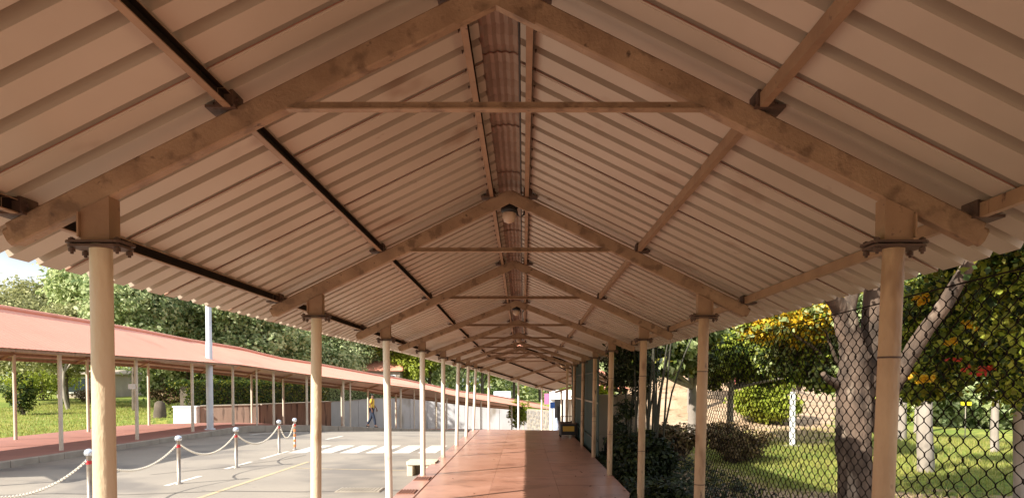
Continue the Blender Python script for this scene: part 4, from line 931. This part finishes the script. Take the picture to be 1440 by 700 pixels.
# fallen leaves and litter beside walkway
n_ = 2600; X_ = r.uniform(1.7,8,n_); Y_ = r.uniform(7.5,20,n_); Z_ = np.array([G(a_,c_) for a_, c_ in zip(X_,Y_)])
o = link('leaf_litter', leaf_mesh('leaf_litter', np.stack([X_,Y_,Z_+.02],1), np.tile([0,0,3.],(n_,1)), .06, [GW], .6, seed=9), None, label='dry fallen leaves scattered on the soil under the fence', cat='leaf litter', kind='stuff')

# ------------------------------------------------------------------ walking person
def skin_mesh(name, verts, edges, radii, m, parent, sub=1):
    me = bpy.data.meshes.new(name); me.from_pydata([tuple(v) for v in verts], edges, []); me.materials.append(m); o = link(name, me, parent)
    md = o.modifiers.new('Skin', 'SKIN'); md.use_smooth_shade = True
    for k, rr_ in enumerate(radii): me.skin_vertices[0].data[k].radius = (rr_ if isinstance(rr_, tuple) else (rr_, rr_)); me.skin_vertices[0].data[k].use_root = (k == 0)
    md2 = o.modifiers.new('Subsurf', 'SUBSURF'); md2.levels = sub; md2.render_levels = sub
    return o
pp = at(523,600.5,36.8)
man = empty('person', 'person in mustard yellow shirt and dark trousers walking on the far pavement', 'person', (pp.x,pp.y,pp.z)); man.rotation_euler = (0,0,0); man.scale = (.98,.98,.98)
# x = walking direction (to the right), feet apart in mid stride; height 1.68
J = {'pel':(0,0,.93),'waist':(.0,0,1.07),'chest':(.02,0,1.30),'neck':(.03,0,1.46),'head':(.045,0,1.55),'top':(.045,0,1.66),
 'shl':(.02,-.17,1.40),'ell':(-.05,-.21,1.14),'wrl':(.04,-.20,.92),'shr':(.02,.17,1.40),'elr':(.06,.21,1.14),'wrr':(.20,.19,.95),
 'hl':(0,-.09,.90),'kl':(.13,-.09,.50),'al':(.20,-.09,.09),'tl':(.33,-.09,.03),'hr':(0,.09,.90),'kr':(-.06,.09,.50),'ar':(-.25,.09,.12),'tr':(-.14,.09,.03)}
nm = list(J); ix = {k:i for i,k in enumerate(nm)}; vs = [V(J[k]) for k in nm]
ed = [('pel','waist'),('waist','chest'),('chest','neck'),('neck','head'),('head','top'),('chest','shl'),('shl','ell'),('ell','wrl'),('chest','shr'),('shr','elr'),('elr','wrr'),('pel','hl'),('hl','kl'),('kl','al'),('al','tl'),('pel','hr'),('hr','kr'),('kr','ar'),('ar','tr')]
rad = {'pel':(.10,.14),'waist':(.09,.12),'chest':(.10,.15),'neck':.05,'head':(.085,.075),'top':(.06,.055),'shl':.055,'ell':.038,'wrl':.027,'shr':.055,'elr':.038,'wrr':.027,'hl':.08,'kl':.055,'al':.038,'tl':.035,'hr':.08,'kr':.055,'ar':.038,'tr':.035}
E = [(ix[a_],ix[c_]) for a_, c_ in ed]; RA = [rad[k] for k in nm]
for w_, s_ in (('wrl',-1),('wrr',1)):
    base_ = V(J[w_]); pi_ = len(vs); vs.append(base_+V((.02,0,-.07))); RA.append((.03,.018)); E.append((ix[w_],pi_))
    for f_ in range(5):
        off = V(((f_-1.5)*.018,0,-.05-.006*(2-abs(f_-2)))) if f_ < 4 else V((.045,-s_*.01,-.01)); a_ = len(vs); vs.append(vs[pi_]+off); RA.append(.008); vs.append(vs[pi_]+off*1.7+V((0,-s_*.01,0))); RA.append(.006); E += [(pi_,a_),(a_,a_+1)]
skin_mesh('body', vs, E, RA, SKIN, man, 1)
skin_mesh('shirt', [V(J[k]) for k in ('waist','chest','shl','shr','pel')]+[V(J['shl']).lerp(V(J['ell']),.75), V(J['shr']).lerp(V(J['elr']),.75), V((.03,0,1.43))], [(0,1),(1,2),(1,3),(0,4),(2,5),(3,6),(1,7)], [(.12,.15),(.125,.175),.075,.075,(.125,.165),.058,.058,(.07,.08)], SHIRT, man, 1)
skin_mesh('trousers', [V((0,0,.95)),V(J['hl']),V(J['kl']),V(J['al'])+V((0,0,.02)),V(J['hr']),V(J['kr']),V(J['ar'])+V((0,0,.02))], [(0,1),(1,2),(2,3),(0,4),(4,5),(5,6)], [(.115,.15),.10,.075,.06,.10,.075,.06], JEANS, man, 1)
skin_mesh('hair', [V((.03,0,1.60)),V((.02,0,1.66)),V((.04,0,1.69))], [(0,1),(1,2)], [(.085,.08),(.09,.085),(.06,.055)], HAIR, man, 1)
for k_ in ('l','r'):
    b = MB(); a_ = V(J['a'+k_]); t_ = V(J['t'+k_]); b.beam(a_+V((-.05,0,-.05)), t_+V((0,0,-.0)), .09, .07, ch=.3); b.build('shoe', BLACK, man)
b = MB(); b.lathe((.125,0,1.565), [(.004,-.012),(.012,0),(.004,.016)], 6)
b.build('nose', SKIN, man)
